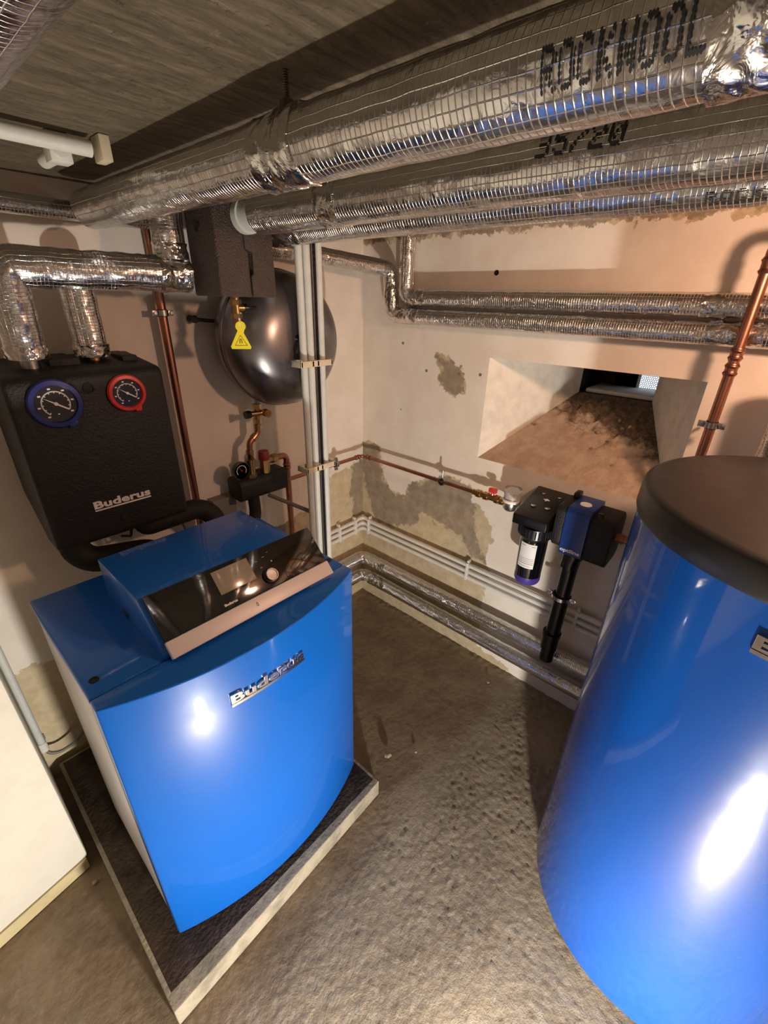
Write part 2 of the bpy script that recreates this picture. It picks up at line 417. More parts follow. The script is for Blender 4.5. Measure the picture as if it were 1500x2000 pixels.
bareR = [[(0.05, 0.90), (-0.048, 0.93), (-0.119, 0.924), (-0.144, 0.768), (-0.223, 0.701), (-0.274, 0.703), (-0.318, 0.776), (-0.407, 0.828), (-0.518, 0.884), (-0.64, 0.866), (-0.68, 0.793), (-0.75, 0.75), (-0.79, 0.66), (-0.765, 0.54), (-0.80, 0.50), (-0.79, 0.36), (-0.80, 0.05), (-0.95, 0.03), (-0.98, -0.1), (0.05, -0.1)],
         [(-0.416, 1.38), (-0.479, 1.38), (-0.564, 1.34), (-0.569, 1.237), (-0.508, 1.232), (-0.441, 1.254), (-0.442, 1.316)],
         [(0.1, 1.79), (-3.5, 1.79), (-3.5, 2.2), (0.1, 2.2)]]
darkR = [[(0.05, 0.91), (-0.119, 0.924), (-0.144, 0.768), (-0.223, 0.70), (-0.274, 0.703), (-0.318, 0.776), (-0.407, 0.828), (-0.518, 0.884), (-0.666, 0.866), (-0.694, 0.754), (-0.687, 0.701), (-0.729, 0.587), (-0.777, 0.527), (-0.683, 0.527), (-0.644, 0.62), (-0.485, 0.627), (-0.40, 0.66), (-0.36, 0.56), (-0.271, 0.52), (-0.2, 0.50), (-0.085, 0.50), (-0.04, 0.6)],
         bareR[1], bareR[2]]
grid_wall('wall_right', fine(Y0, 0, 0.02, (HY0, HY1)), fine(0, CZ, 0.02, (-0.03, HZ0, HZ1)), lambda u, v: (0.0, u, v), 'wall', {'bare': bareR, 'dark_bare': darkR}, (HY0, HY1, HZ0, HZ1))
bareB = [[(0.05, 0.83), (-0.135, 0.80), (-0.245, 0.775), (-0.278, 0.65), (-0.443, 0.65), (-0.561, 0.635), (-0.622, 0.576), (-0.685, 0.495), (-0.9, 0.48), (-1.3, 0.5), (-1.495, 0.485), (-1.65, 0.50), (-3.1, 0.5), (-3.1, -0.1), (0.05, -0.1)]]
darkB = [[(0.05, 0.84), (-0.08, 0.82), (-0.10, 0.64), (-0.06, 0.5), (0.05, 0.5)], [(-0.45, 0.66), (-0.7, 0.60), (-0.7, 0.45), (-0.5, 0.45)]]
grid_wall('wall_back', fine(X0, 0, 0.02), fine(0, CZ, 0.02, (-0.03,)), lambda u, v: (u, 0.0, v), 'wall', {'bare': bareB, 'dark_bare': darkB})
rz = [[(-0.06, -0.98), (-0.40, -0.98), (-0.84, -0.93), (-0.92, -1.02), (-1.6, -1.0), (-1.75, -0.5), (-3.2, -0.4), (-3.2, -3.6), (0.2, -3.6), (0.2, -0.98)]]
def relief(u, v):
    # trowelled screed: nearly flat by the far corner, coarse and pitted in front
    if u < -2.0 or v < -2.1: return (u, v, 0.0)
    d = max(0.0, min(1.0, (-0.97-v+0.10*(noise.noise(Vector((u, v, 0))*5)))*9))
    if u < -1.0: d = max(0.25, min(1.0, d*0.6+0.3))
    n = 0.35*noise.noise(Vector((u*22, v*22, 1.0)))+0.7*noise.noise(Vector((u*66, v*66, 4.0)))+0.55*noise.noise(Vector((u*125, v*125, 9.0)))
    z = -0.003+0.0028*n*(0.12+0.88*d)
    e = min(1.0, max(0.0, (0.05+min(-u, -v)*-1)*30))          # small mortar ridge along both walls
    return (u, v, z+0.006*e*(0.6+noise.noise(Vector((u*40, v*40, 2.0)))))
fx = np.concatenate([np.arange(X0, -1.86, 0.06), np.arange(-1.86, 0.0001, 0.0065)]); fx[-1] = 0.0
fy = np.concatenate([np.arange(Y0, -1.98, 0.06), np.arange(-1.98, 0.0001, 0.0065)]); fy[-1] = 0.0
grid_wall('floor', fx, fy, relief, 'floor', {'rough_zone': rz})
mb = MB(); box(mb, X0-0.1, 0.9, Y0-0.1, 0.1, CZ, CZ+0.12); struct(mb.build('ceiling', 'slab'))
mb = MB(); box(mb, X0-0.1, X0, Y0, 0, 0, CZ); struct(mb.build('wall_west', 'darkwall'))
mb = MB(); box(mb, X0, 0, Y0-0.1, Y0, 0, CZ); struct(mb.build('wall_front', 'darkwall'))
mb = MB(); prism(mb, [(-1.589, -0.002), (-1.589, -0.398), (-1.815, -0.432), (X0, -0.61), (X0, -0.002)], 0.045, CZ, 'z', 0.006); struct(mb.build('wall_left', 'pier'))
mb = MB(); prism(mb, [(-1.595, -0.02), (-1.595, -0.402), (-1.819, -0.436), (X0, -0.616), (X0, -0.02)], 0.0, 0.045, 'z'); struct(mb.build('baseboard_left', 'trim'))

# window niche in the right wall: splayed reveals, mortar sill, dark shaft and a perforated grille at its end
bk = dict(y0=-1.165, y1=-0.885, z0=1.247, z1=1.392, x=0.40)
mb = MB()
f = [(0, HY1, HZ0), (0, HY1, HZ1), (0, HY0, HZ1), (0, HY0, HZ0)]; b = [(bk['x'], bk['y1'], bk['z0']), (bk['x'], bk['y1'], bk['z1']), (bk['x'], bk['y0'], bk['z1']), (bk['x'], bk['y0'], bk['z0'])]
mb.add(f+b, [(0, 1, 5, 4), (1, 2, 6, 5), (2, 3, 7, 6)])
win = struct(mb.build('window_1', 'paint')); wl = ORG[win.name]
def sill():
    m = MB(); nu, nv = 60, 60; vs = []
    for i in range(nu+1):
        for j in range(nv+1):
            a, c = i/nu, j/nv; x = a*bk['x']; y = (1-a)*(HY1+(HY0-HY1)*c)+a*(bk['y1']+(bk['y0']-bk['y1'])*c)
            z = (1-a)*HZ0+a*bk['z0']; e = min(1, a*12)*min(1, (1-a)*8)*min(1, c*14)*min(1, (1-c)*14)
            rough = 0.004+0.022*max(0, min(1, (a-0.25+0.3*(c-0.4))*2.2))
            z += e*rough*(noise.noise(Vector((x, y, 0))*22)+0.7*noise.noise(Vector((x, y, 3))*55)); vs.append((x, y, z))
    m.add(vs, [(i*(nv+1)+j, (i+1)*(nv+1)+j, (i+1)*(nv+1)+j+1, i*(nv+1)+j+1) for i in range(nu) for j in range(nv)]); return m
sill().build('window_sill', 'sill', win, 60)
mb = MB()                                       # rough masonry shaft behind the sill, the void's darkness put into its colour
sx0, sx1, ya, yb, za, zb = 0.40, 0.62, -1.30, -0.86, 1.245, 1.47
mb.add([(sx0, yb, za), (sx1, yb, za), (sx1, ya, za), (sx0, ya, za), (sx0, yb, zb), (sx1, yb, zb), (sx1, ya, zb), (sx0, ya, zb)],
       [(0, 1, 2, 3), (4, 7, 6, 5), (0, 4, 5, 1), (3, 2, 6, 7)])
gy0, gy1, gz0, gz1 = -1.27, -1.055, 1.262, 1.40
mb.add([(sx1, yb, za), (sx1, yb, zb), (sx1, gy1, zb), (sx1, gy1, za), (sx1, gy0, zb), (sx1, gy0, za), (sx1, ya, zb), (sx1, ya, za), (sx1, gy1, gz0), (sx1, gy0, gz0), (sx1, gy1, gz1), (sx1, gy0, gz1)],
       [(0, 1, 2, 3), (5, 4, 6, 7), (3, 8, 9, 5), (10, 2, 4, 11)])
# closing pieces between reveal ends and shaft
mb.add([(sx0, bk['y0'], bk['z0']), (sx0, bk['y0'], zb), (sx0, ya, zb), (sx0, ya, za), (sx0, bk['y1'], bk['z1']), (sx0, bk['y0'], bk['z1']), (sx0, bk['y1'], zb), (sx0, yb, zb), (sx0, yb, za), (sx0, bk['y1'], za)],
       [(0, 1, 2, 3), (4, 6, 1, 5), (4, 6, 7, 8, 9)])
mb.build('shaft', plain('void_dark_masonry', srgb(70, 58, 48), 0.95, var=0.2, bscale=40, bstr=0.8, bdist=0.01), win)
mb = MB(); box(mb, 0.43, 0.62, -1.28, -0.90, 1.2455, 1.262, 0.005); mb.build('shaft_ledge', 'paint', win)
mb = MB(); mb.add([(sx1-0.003, gy0, gz0), (sx1-0.003, gy1, gz0), (sx1-0.003, gy1, gz1), (sx1-0.003, gy0, gz1)], [(0, 1, 2, 3)]); mb.build('perforated_grille', 'perf', win)
mb = MB(); box(mb, sx1-0.012, sx1-0.001, gy1-0.004, gy1+0.008, gz0, gz1, 0.002); mb.build('grille_frame', 'white', win)

# plaster crumbs on the sill
crumb = MB(); bm = bmesh.new(); bmesh.ops.create_icosphere(bm, subdivisions=2, radius=0.008)
for v in bm.verts: v.co *= 1+0.5*noise.noise(v.co*160); v.co.z *= 0.6
_take(crumb, bm)
c0 = None
for k, (x, y, z) in enumerate([(0.20, -0.80, 1.126), (0.19, -1.10, 1.120), (0.25, -1.12, 1.158), (0.15, -1.06, 1.094), (0.22, -1.05, 1.140), (0.27, -1.14, 1.170), (0.10, -1.15, 1.064), (0.29, -1.09, 1.182)]):
    if c0 is None: c0 = crumb.build('plaster_crumb', 'stone'); o = c0
    else: o = c0.copy(); C.objects.link(o)
    o.location = (x, y, z); o.scale = [random.uniform(0.6, 1.3)]*3; o.rotation_euler = (0.3*k, 0, k)
    tag(o, 'small pale crumb of plaster lying on the rough niche sill', 'rubble', 'plaster crumbs on the niche sill')

# ------------------------------------------------------------------ boiler on its plinth
mb = MB(); prism(mb, [(-1.563, -0.924), (-0.834, -0.903), (-0.834, -0.03), (-1.563, -0.03)], 0.0, 0.075, 'z', 0.004)
pl = tag(mb.build('boiler_plinth', 'plinth'), 'low grey concrete plinth under the blue boiler', 'plinth')
mb = MB(); n = 40
vs = []
for i in range(n+1):
    for j in range(n+1):
        x = -1.552+0.707*i/n; y = -0.885+0.845*j/n; e = min(1, i/2, (n-i)/2, j/2, (n-j)/2)
        vs.append((x, y, 0.0752+e*0.0025*(1+noise.noise(Vector((x, y, 0))*40))))
mb.add(vs, [(i*(n+1)+j, (i+1)*(n+1)+j, (i+1)*(n+1)+j+1, i*(n+1)+j+1) for i in range(n) for j in range(n)])
mb.build('dust_layer', 'dust', pl, 60, 'dark brown dust and grit on the plinth top')

boil = thing('boiler', (-1.17, -0.58, 0.078), 'blue floor-standing boiler with curved front and black control panel, on a concrete plinth', 'boiler')
BX0, BX1, BT = -1.489, -0.857, 0.915
mb = MB(); box(mb, BX0+0.004, BX1-0.004, -0.79, -0.35, 0.095, BT-0.013, 0.006); mb.build('casing', 'casing', boil)
mb = MB(); box(mb, BX0+0.03, BX1-0.03, -0.77, -0.37, 0.078, 0.097, 0.0); mb.build('base_frame', 'black', boil)
mb = MB(); box(mb, BX0, BX1, -0.766, -0.349, BT-0.016, BT, 0.004, 3); tc = mb.build('top_cover', 'blue', boil)
for sx in (-1.466, -0.872):
    m = MB(); lathe(m, [(0.009, -0.001), (0.009, 0.0012), (0.006, 0.0012), (0.006, 0.0002), (0.0, 0.0002)], (sx, -0.722, BT), 'z', 16); m.build('screw_hole', 'black', tc)
def arc(y0, bulge, x0=BX0, x1=BX1, n=28):
    w = (x1-x0)/2; R = (w*w+bulge*bulge)/(2*bulge); cx = (x0+x1)/2; a = math.asin(w/R)
    return [(cx+R*math.sin(-a+2*a*i/n), y0+R*math.cos(a)-R*math.cos(-a+2*a*i/n)) for i in range(n+1)]
fa = arc(-0.801, 0.069)
mb = MB(); prism(mb, fa+[(BX1, -0.7685), (BX0, -0.7685)], 0.088, BT, 'z', 0.004, 3); fp = mb.build('front_panel', 'blue', boil, 30)
def on_front(x):
    w = (BX1-BX0)/2; R = (w*w+0.069**2)/(2*0.069); cx = (BX0+BX1)/2; a = math.asin(w/R); return -0.801+R*math.cos(a)-math.sqrt(R*R-(x-cx)**2)
# chromed badge: letters standing on a bar, following the curve
def badge(width, height, bold=0.0009, ext=0.003):
    m = text_mb('Buderus', height*1.25, ext, bold*height/0.03, 0.0004, 1.0, 3, 1.02)
    xs = [v[0] for v in m.v]; w = max(xs)-min(xs); x0 = min(xs); m.xf(lambda v: Vector(((v.x-x0)*width/w, v.y, v.z+ext))); return m
bm_ = badge(0.19, 0.026); bx0 = -1.277
bar = MB(); box(bar, 0, 0.19, -0.0085, -0.0035, 0, 0.006, 0.0012)
nseg = 24; bar = MB()
for i in range(nseg): box(bar, 0.192*i/nseg, 0.192*(i+1)/nseg, -0.010, -0.003, 0, 0.006)
for m in (bm_, bar): m.xf(lambda v: Vector((bx0+v.x, on_front(bx0+v.x)-v.z, 0.805+v.y)))
bd = bm_.build('badge_lettering', 'chrome', fp, 30, 'raised chrome maker lettering on the front'); bar.build('badge_bar', 'chrome', fp)

# control unit
prof = [(-0.46, BT), (-0.46, 1.02), (-0.685, 1.02), (-0.772, 0.929), (-0.772, BT)]
mb = MB(); prism(mb, prof, -1.352, -0.977, 'x', 0.003); cu = mb.build('control_housing', 'blue', boil)
m = MB(); box(m, -1.3535, -1.351, -0.585, -0.555, 0.9165, 0.930, 0.001); m.build('side_slot', 'black', cu)
PO = Vector((-1.342, -0.690, 1.0235)); PV = Vector((0, -0.096, -0.100)).normalized(); PN = Vector((0, -0.100, 0.096)).normalized(); PU = Vector((1, 0, 0))
def pan(v): return PO+PU*v.x+PV*v.y+PN*v.z
def pbox(u0, u1, v0, v1, w0, w1, bev=0.0): return box(MB(), u0, u1, v0, v1, w0, w1, bev).xf(pan)
cp = pbox(0, 0.425, 0, 0.103, -0.004, 0.006, 0.0015).build('control_panel', 'glossblack', boil)
pbox(-0.001, 0.426, 0.1035, 0.141, -0.006, 0.009, 0.002).build('trim_strip', 'silver', boil, 35, 'satin silver strip below the black glass')
pbox(0.141, 0.232, 0.010, 0.066, 0.0055, 0.0066, 0.0003).build('display', 'screen', cp)
for u in (0.129, 0.304): pbox(u, u+0.0012, 0.0, 0.103, 0.0055, 0.0063).build('seam', 'rubber', cp)
k = MB(); lathe(k, [(0.020, 0.0055), (0.020, 0.010), (0.0175, 0.012), (0.0, 0.012)], (0, 0, 0), 'z', 32); k.xf(lambda v: pan(Vector((0.266+v.x, 0.074+v.y, v.z)))); kn = k.build('knob', 'black', cp)
k = MB(); ringl(k, [(0.0155, 0.012), (0.0155, 0.019), (0.0145, 0.020), (0.0130, 0.020), (0.0125, 0.012)], (0, 0, 0), 'z', 32); k.xf(lambda v: pan(Vector((0.266+v.x, 0.074+v.y, v.z)))); k.build('knob_ring', 'chrome', kn)
k = MB(); lathe(k, [(0.0124, 0.012), (0.0124, 0.0165), (0.0, 0.0155)], (0, 0, 0), 'z', 32); k.xf(lambda v: pan(Vector((0.266+v.x, 0.074+v.y, v.z)))); k.build('knob_cap', 'silver', kn)
t_ = badge(0.032, 0.006, 0.0003, 0.0003); t_.xf(lambda v: pan(Vector((0.136+v.x, 0.093-v.y, 0.0062+v.z)))); t_.build('panel_lettering', 'white', cp)
ic = MB()
for (u, v, w_, h_) in ((0.246, 0.028, 0.006, 0.0012), (0.268, 0.024, 0.006, 0.0014), (0.283, 0.017, 0.005, 0.001), (0.284, 0.040, 0.004, 0.004), (0.252, 0.046, 0.005, 0.002)):
    ic.add(*(lambda q: (q.v, q.f))(pbox(u, u+w_, v, v+h_, 0.0060, 0.0066)))
ic.build('button_icons', 'greyp', cp)
dr = MB(); ring = [(0.0, 0.0065), (0.0022, 0.001), (0.0028, -0.0022), (0.0016, -0.0045), (-0.0016, -0.0045), (-0.0028, -0.0022), (-0.0022, 0.001)]
inn = [(x*0.6, y*0.6-0.0006) for x, y in ring]; nn = len(ring)
dr.add([(0.203+x, 0.121-y, 0.0094) for x, y in ring]+[(0.203+x, 0.121-y, 0.0094) for x, y in inn], [(i, (i+1) % nn, nn+(i+1) % nn, nn+i) for i in range(nn)]); dr.xf(pan); dr.build('drop_symbol', 'ink', cp)

# ------------------------------------------------------------------ storage tank
TX, TY, TR = -0.50, -1.695, 0.327
tank = thing('storage_tank', (TX, TY, 0), 'tall blue cylindrical hot water tank with a black lid', 'tank')
mb = MB(); lathe(mb, [(TR-0.01, 0.02), (TR, 0.028), (TR, 1.20), (TR, 1.236)], (TX, TY, 0), 'z', 128); jk = mb.build('jacket', 'tankblue', tank, 40)
mb = MB(); lathe(mb, [(TR-0.02, 0.0), (TR-0.012, 0.02)], (TX, TY, 0), 'z', 64); mb.build('foot_ring', 'black', tank)
mb = MB(); lathe(mb, [(TR-0.005, 1.208), (TR+0.004, 1.208), (TR+0.006, 1.214), (TR+0.004, 1.258), (TR-0.002, 1.265), (TR-0.012, 1.268), (0.0, 1.269)], (TX, TY, 0), 'z', 128); mb.build('lid', 'lid', tank, 40)
t_ = badge(0.19, 0.026); b_ = MB()
for i in range(nseg): box(b_, 0.192*i/nseg, 0.192*(i+1)/nseg, -0.010, -0.003, 0, 0.006)
def on_tank(v):
    a = math.radians(165.5)+v.x/TR; return Vector((TX+(TR+v.z)*math.cos(a), TY+(TR+v.z)*math.sin(a), 1.135+v.y))
t_.xf(on_tank); b_.xf(on_tank)
t_.build('badge_lettering', 'chrome', jk, 30); b_.build('badge_bar', 'chrome', jk)

# ------------------------------------------------------------------ insulated pipes overhead
def foil_pipe(name, pts, r, label, R=0.06, mat='foil', tapes=(), seams=True, crumple=0.0008, group=None, n=40, step=0.012):
    m = MB(); tube(m, pts, r, n=n, R=R, step=step, crumple=crumple, seed=r*100)
    o = tag(m.build(name, mat, None, 50), label, 'pipe', group)
    for k, (a, b, dr) in enumerate(tapes):
        t = MB(); tube(t, [a, b], r+dr, n=44, step=0.004, crumple=0.0032, seed=k*7.3+r, cap=True); t.build('foil_tape', 'tape', o, 60)
    return o
P1 = foil_pipe('insulated_pipe', [(-1.10, -2.9, 1.757), (-1.10, -0.17, 1.757)], 0.040, 'thick foil-wrapped pipe nearest the camera under the ceiling, with large dotted black lettering',
     tapes=[((-1.10, -1.60, 1.757), (-1.10, -1.425, 1.757), 0.0025), ((-1.10, -0.99, 1.757), (-1.10, -0.90, 1.757), 0.002)])
dotprint('ROCKWOOL', 0.025, (-1.10, 1.757, 0.041), -1.314, math.radians(196), 0.52, k=0.55).build('printed_lettering', 'ink', P1, 30, 'dotted black print reading ROCKWOOL')
P2 = foil_pipe('insulated_pipe', [(-0.80, -2.9, 1.764), (-0.80, -0.43, 1.764)], 0.0445, 'middle foil-wrapped ceiling pipe ending in a grey stub at the black foam box',
     tapes=[((-0.80, -0.74, 1.764), (-0.80, -0.68, 1.764), 0.0018)])
dotprint('35/20', 0.026, (-0.80, 1.764, 0.0455), -1.170, math.radians(160), 0.85, square=True).build('printed_lettering', 'ink', P2, 30)
m = MB(); cyl(m, (-0.80, -0.435, 1.764), (-0.80, -0.36, 1.764), 0.035, 32); cyl(m, (-0.80, -0.375, 1.764), (-0.80, -0.3535, 1.764), 0.040, 32); m.build('pipe_stub', 'pvc', P2)
dotprint('ROCKWOOL', 0.008, (-0.80, 1.764, 0.0455), -0.90, math.radians(238), 1.3, flip=True, square=True).build('printed_lettering', 'ink', P2, 30)
P3 = foil_pipe('insulated_pipe', [(-0.672, -2.9, 1.753), (-0.672, -0.25, 1.753)], 0.0425, 'foil-wrapped ceiling pipe closest to the right wall, above the conduit bundle',
     tapes=[((-0.672, -0.44, 1.753), (-0.672, -0.248, 1.753), 0.0015)])
dotprint('ROCKWOOL', 0.013, (-0.672, 1.753, 0.0435), -1.365, math.radians(228), 1.25, square=True).build('printed_lettering', 'ink', P3, 30)
dotprint('ROCKWOOL', 0.008, (-0.672, 1.753, 0.0435), -0.88, math.radians(226), 1.3, flip=True, square=True).build('printed_lettering', 'ink', P3, 30)
foil_pipe('insulated_pipe', [(-1.452, -2.4, 1.757), (-1.452, -0.62, 1.757)], 0.042, 'blurred foil-wrapped pipe in the upper left corner under the ceiling')
# threaded hanger above the thick pipe
h = thing('pipe_hanger', (-1.105, -0.95, 1.795), 'rusty threaded rod hanging the thick foil pipe from the ceiling slab', 'hanger')
m = MB(); tube(m, [(-1.105, -0.95, 1.790), (-1.105, -0.95, CZ)], 0.004, 12, step=0.0012, rad=lambda s: 0.0038+0.0009*math.sin(s*2600)); m.build('threaded_rod', 'darksteel', h)
m = MB(); hexnut(m, (-1.105, -0.95, 1.797), (-1.105, -0.95, 1.806), 0.010); m.build('nut', 'darksteel', h)
m = MB(); tube(m, [(-1.10, -0.958, 1.757), (-1.10, -0.938, 1.757)], 0.0428, 32); m.build('band', 'tape', h)

# pipes on the back wall above the pump group
XP1 = foil_pipe('insulated_pipe', [(-1.306, -0.155, 1.436), (-1.306, -0.175, 1.628), (-0.912, -0.212, 1.628)], 0.0425,
     'crumpled foil pipe bending from the left pump connection right to the black foam box', R=0.025, crumple=0.003,
     tapes=[((-0.985, -0.205, 1.628), (-0.905, -0.2125, 1.628), 0.0015), ((-1.306, -0.156, 1.436), (-1.306, -0.157, 1.462), 0.0015)])
dotprint('WOOL', 0.010, (-0.206, 1.628, 0.0478), -0.985, math.radians(196), 1.2, flip=True, square=True, axis='x').build('printed_lettering', 'ink', XP1, 30)
m = MB(); cyl(m, (-1.306, -0.155, 1.41), (-1.306, -0.155, 1.44), 0.020, 24); m.build('pipe_end', 'zinc', XP1)
V2 = foil_pipe('insulated_pipe', [(-1.155, -0.112, 1.425), (-1.155, -0.112, 1.60)], 0.040, 'short upright foil pipe rising from the pump group beside the red thermometer', crumple=0.002,
     tapes=[((-1.155, -0.116, 1.425), (-1.155, -0.116, 1.455), 0.0015)])
m = MB(); cyl(m, (-1.155, -0.112, 1.412), (-1.155, -0.112, 1.43), 0.020, 24); m.build('pipe_end', 'brass', V2)
foil_pipe('insulated_pipe', [(-0.942, -0.212, 1.662), (-0.942, -0.212, 1.785)], 0.041, 'upright foil-wrapped riser left of the black foam box', crumple=0.003, mat='foil',
     tapes=[((-0.942, -0.212, 1.663), (-0.942, -0.212, 1.70), 0.002)])
foil_pipe('insulated_pipe', [(-2.6, -0.07, 1.761), (-0.90, -0.07, 1.761)], 0.0215, 'slim foil pipe running along the top of the back wall', mat='foil_small', n=28)

# black foam box with the brass drain valve
fb = thing('foam_box', (-0.80, -0.28, 1.577), 'black moulded foam housing hanging under the ceiling pipes', 'pipe fitting')
m = MB(); box(m, -0.888, -0.795, -0.352, -0.206, 1.577, 1.80, 0.006, 3); m.build('left_shell', 'epswarm', fb)
m = MB(); prism(m, [(-0.793, 1.577), (-0.716, 1.577), (-0.716, 1.80), (-0.806, 1.80), (-0.806, 1.69), (-0.785, 1.683), (-0.785, 1.635), (-0.793, 1.628)], -0.3522, -0.237, 'y', 0.003); m.build('right_shell', 'epswarm', fb)
sm = MB(); 
for (xa, za, xb, zb_) in ((-0.807, 1.80, -0.807, 1.69), (-0.807, 1.69, -0.786, 1.683), (-0.786, 1.683, -0.786, 1.635), (-0.786, 1.635, -0.794, 1.628), (-0.794, 1.628, -0.794, 1.580)):
    tube(sm, [(xa, -0.3523, za), (xb, -0.3523, zb_)], 0.0016, 8)
sm.build('joint', 'rubber', fb)
m = MB(); lathe(m, [(0.013, 0.0), (0.013, 0.002), (0.009, 0.002), (0.0, 0.0005)], (0, 0, 0), 'x', 20); m.xf(lambda v: Vector((-0.8885-v.x, v.y-0.27, v.z+1.74))); m.build('plug', 'eps', fb)
dv = thing('drain_valve', (-0.808, -0.28, 1.50), 'small brass drain valve under the black foam box with a black lever', 'valve')
m = MB(); cyl(m, (-0.808, -0.28, 1.525), (-0.808, -0.28, 1.578), 0.011); hexnut(m, (-0.808, -0.28, 1.556), (-0.808, -0.28, 1.570), 0.017)
hexnut(m, (-0.808, -0.28, 1.520), (-0.808, -0.28, 1.533), 0.016); cyl(m, (-0.808, -0.28, 1.498), (-0.808, -0.28, 1.520), 0.012); cyl(m, (-0.808, -0.28, 1.548), (-0.785, -0.285, 1.548), 0.009); m.build('valve_body', 'brass', dv)
m = MB(); cyl(m, (-0.785, -0.285, 1.548), (-0.779, -0.286, 1.548), 0.012); box(m, -0.779, -0.745, -0.292, -0.280, 1.543, 1.553, 0.003); m.build('lever', 'black', dv)
tg = thing('warning_tag', (-0.812, -0.295, 1.436), 'yellow warning tag with a magnet triangle hanging from the brass valve', 'tag')
ty = -0.297
m = MB(); out = [(-0.849, 1.447), (-0.846, 1.440), (-0.785, 1.436), (-0.782, 1.442), (-0.803, 1.482)]
for a in range(-50, 231, 28): out.append((-0.811+0.017*math.cos(math.radians(a)), 1.500+0.014*math.sin(math.radians(a))))
prism(m, out, ty-0.001, ty+0.001, 'y'); m.build('tag_plate', 'yellow', tg)
m = MB(); T3 = [(-0.835, 1.449), (-0.795, 1.447), (-0.815, 1.476)]
for a, b_ in zip(T3, T3[1:]+T3[:1]): tube(m, [(a[0], ty-0.0013, a[1]), (b_[0], ty-0.0013, b_[1])], 0.0006, 6)
tube(m, [(-0.8195, ty-0.0013, 1.4535), (-0.8185, ty-0.0013, 1.463), (-0.8155, ty-0.0013, 1.466), (-0.8125, ty-0.0013, 1.463), (-0.8120, ty-0.0013, 1.4535)], 0.0011, 6); m.build('magnet_symbol', 'ink', tg)
m = MB(); tube(m, [(-0.812, ty, 1.500), (-0.810, -0.293, 1.520), (-0.800, -0.288, 1.535)], 0.003, 8, R=0.01); m.build('tie', 'white', tg)

# ------------------------------------------------------------------ pump group on the back wall
pg = thing('pump_group', (-1.213, -0.02, 0.96), 'black foam pump group on the back wall with one blue and one red ringed thermometer', 'pump group')
prof = [(-0.25, 0.965), (-0.25, 1.392), (-0.235, 1.405), (-0.02, 1.425), (-0.02, 1.07), (-0.16, 0.957), (-0.235, 0.957)]
m = MB(); prism(m, prof, -1.388, -1.036, 'x', 0.012, 3); hs = m.build('housing', 'eps', pg)
m = MB(); box(m, -1.27, -1.20, -0.16, -0.03, 1.40, 1.428, 0.004); m.build('top_rib', 'eps', pg); m = MB(); box(m, -1.10, -1.06, -0.16, -0.03, 1.402, 1.426, 0.004); m.build('top_rib', 'eps', pg)
def gauge(cx, cz, R, rd, col, name):
    y = -0.2505
    m = MB(); ringl(m, [(rd+0.001, 0.0), (R, 0.0), (R+0.001, -0.006), (R-0.002, -0.011), (rd+0.003, -0.012), (rd+0.001, -0.007)], (cx, y, cz), 'y', 48)
    box(m, cx+R*0.25, cx+R*0.6, y-0.010, y, cz-R*1.07, cz-R*0.75, 0.002); g = m.build(name, col, pg)
    m = MB(); lathe(m, [(rd+0.0015, 0.0), (rd+0.0015, -0.006), (0.0, -0.006)], (cx, y, cz), 'y', 48); d = m.build('dial', 'dial', g)
    m = MB(); yy = y-0.0064; seg = 44; a0, a1 = math.radians(-145), math.radians(125)
    pt = lambda a, r: (cx+r*math.sin(a), yy, cz+r*math.cos(a))
    for i in range(seg):
        a, b = a0+(a1-a0)*i/seg, a0+(a1-a0)*(i+0.75)/seg; w = 0.66 if i % 4 else 0.60
        m.add([pt(a, rd*w), pt(b, rd*w), pt(b, rd*0.73), pt(a, rd*0.73)], [(0, 1, 2, 3)])
    for i in range(7):
        a = a0+(a1-a0)*i/6; c = pt(a, rd*0.86); s = rd*0.045
        m.add([(c[0]-s*1.6, yy, c[2]-s), (c[0]+s*1.6, yy, c[2]-s), (c[0]+s*1.6, yy, c[2]+s), (c[0]-s*1.6, yy, c[2]+s)], [(0, 1, 2, 3)])
    m.add([(cx-0.002, yy, cz-rd*0.62), (cx+0.002, yy, cz-rd*0.62), (cx+0.002, yy, cz-rd*0.56), (cx-0.002, yy, cz-rd*0.56)], [(0, 1, 2, 3)])
    m.build('scale_print', 'white', g)
    m = MB(); an = math.radians(-56); dx, dz = math.sin(an), math.cos(an); px, pz = dz, -dx; y2 = yy-0.0014
    w = rd*0.045; m.add([(cx+dx*rd*0.72, y2, cz+dz*rd*0.72), (cx+px*w, y2, cz+pz*w), (cx-dx*rd*0.68+px*w*0.9, y2, cz-dz*rd*0.68+pz*w*0.9), (cx-dx*rd*0.68-px*w*0.9, y2, cz-dz*rd*0.68-pz*w*0.9), (cx-px*w, y2, cz-pz*w)], [(0, 1, 2, 3, 4)])
    lathe(m, [(rd*0.10, 0.0), (rd*0.10, -0.002), (0, -0.002)], (cx, yy, cz), 'y', 16); m.build('needle', 'white', g)
gauge(-1.299, 1.340, 0.056, 0.041, 'navy', 'blue_thermometer'); gauge(-1.139, 1.345, 0.046, 0.034, 'red', 'red_thermometer')
for (cx, cz) in ((-1.222, 1.366), (-1.213, 1.008)):
    m = MB(); lathe(m, [(0.013, 0.0), (0.013, -0.003), (0.010, -0.003), (0.009, -0.0005), (0.0, -0.0005)], (cx, -0.250, cz), 'y', 20); m.build('screw_plug', 'rubber', hs)
t_ = badge(0.146, 0.022, 0.0008, 0.0012); b_ = MB(); box(b_, 0, 0.146, -0.008, -0.004, 0, 0.003, 0.0008)
t_.xf(lambda v: Vector((-1.283+v.x, -0.2505-v.z, 1.055+v.y))).build('badge_lettering', 'silver', hs, 30)
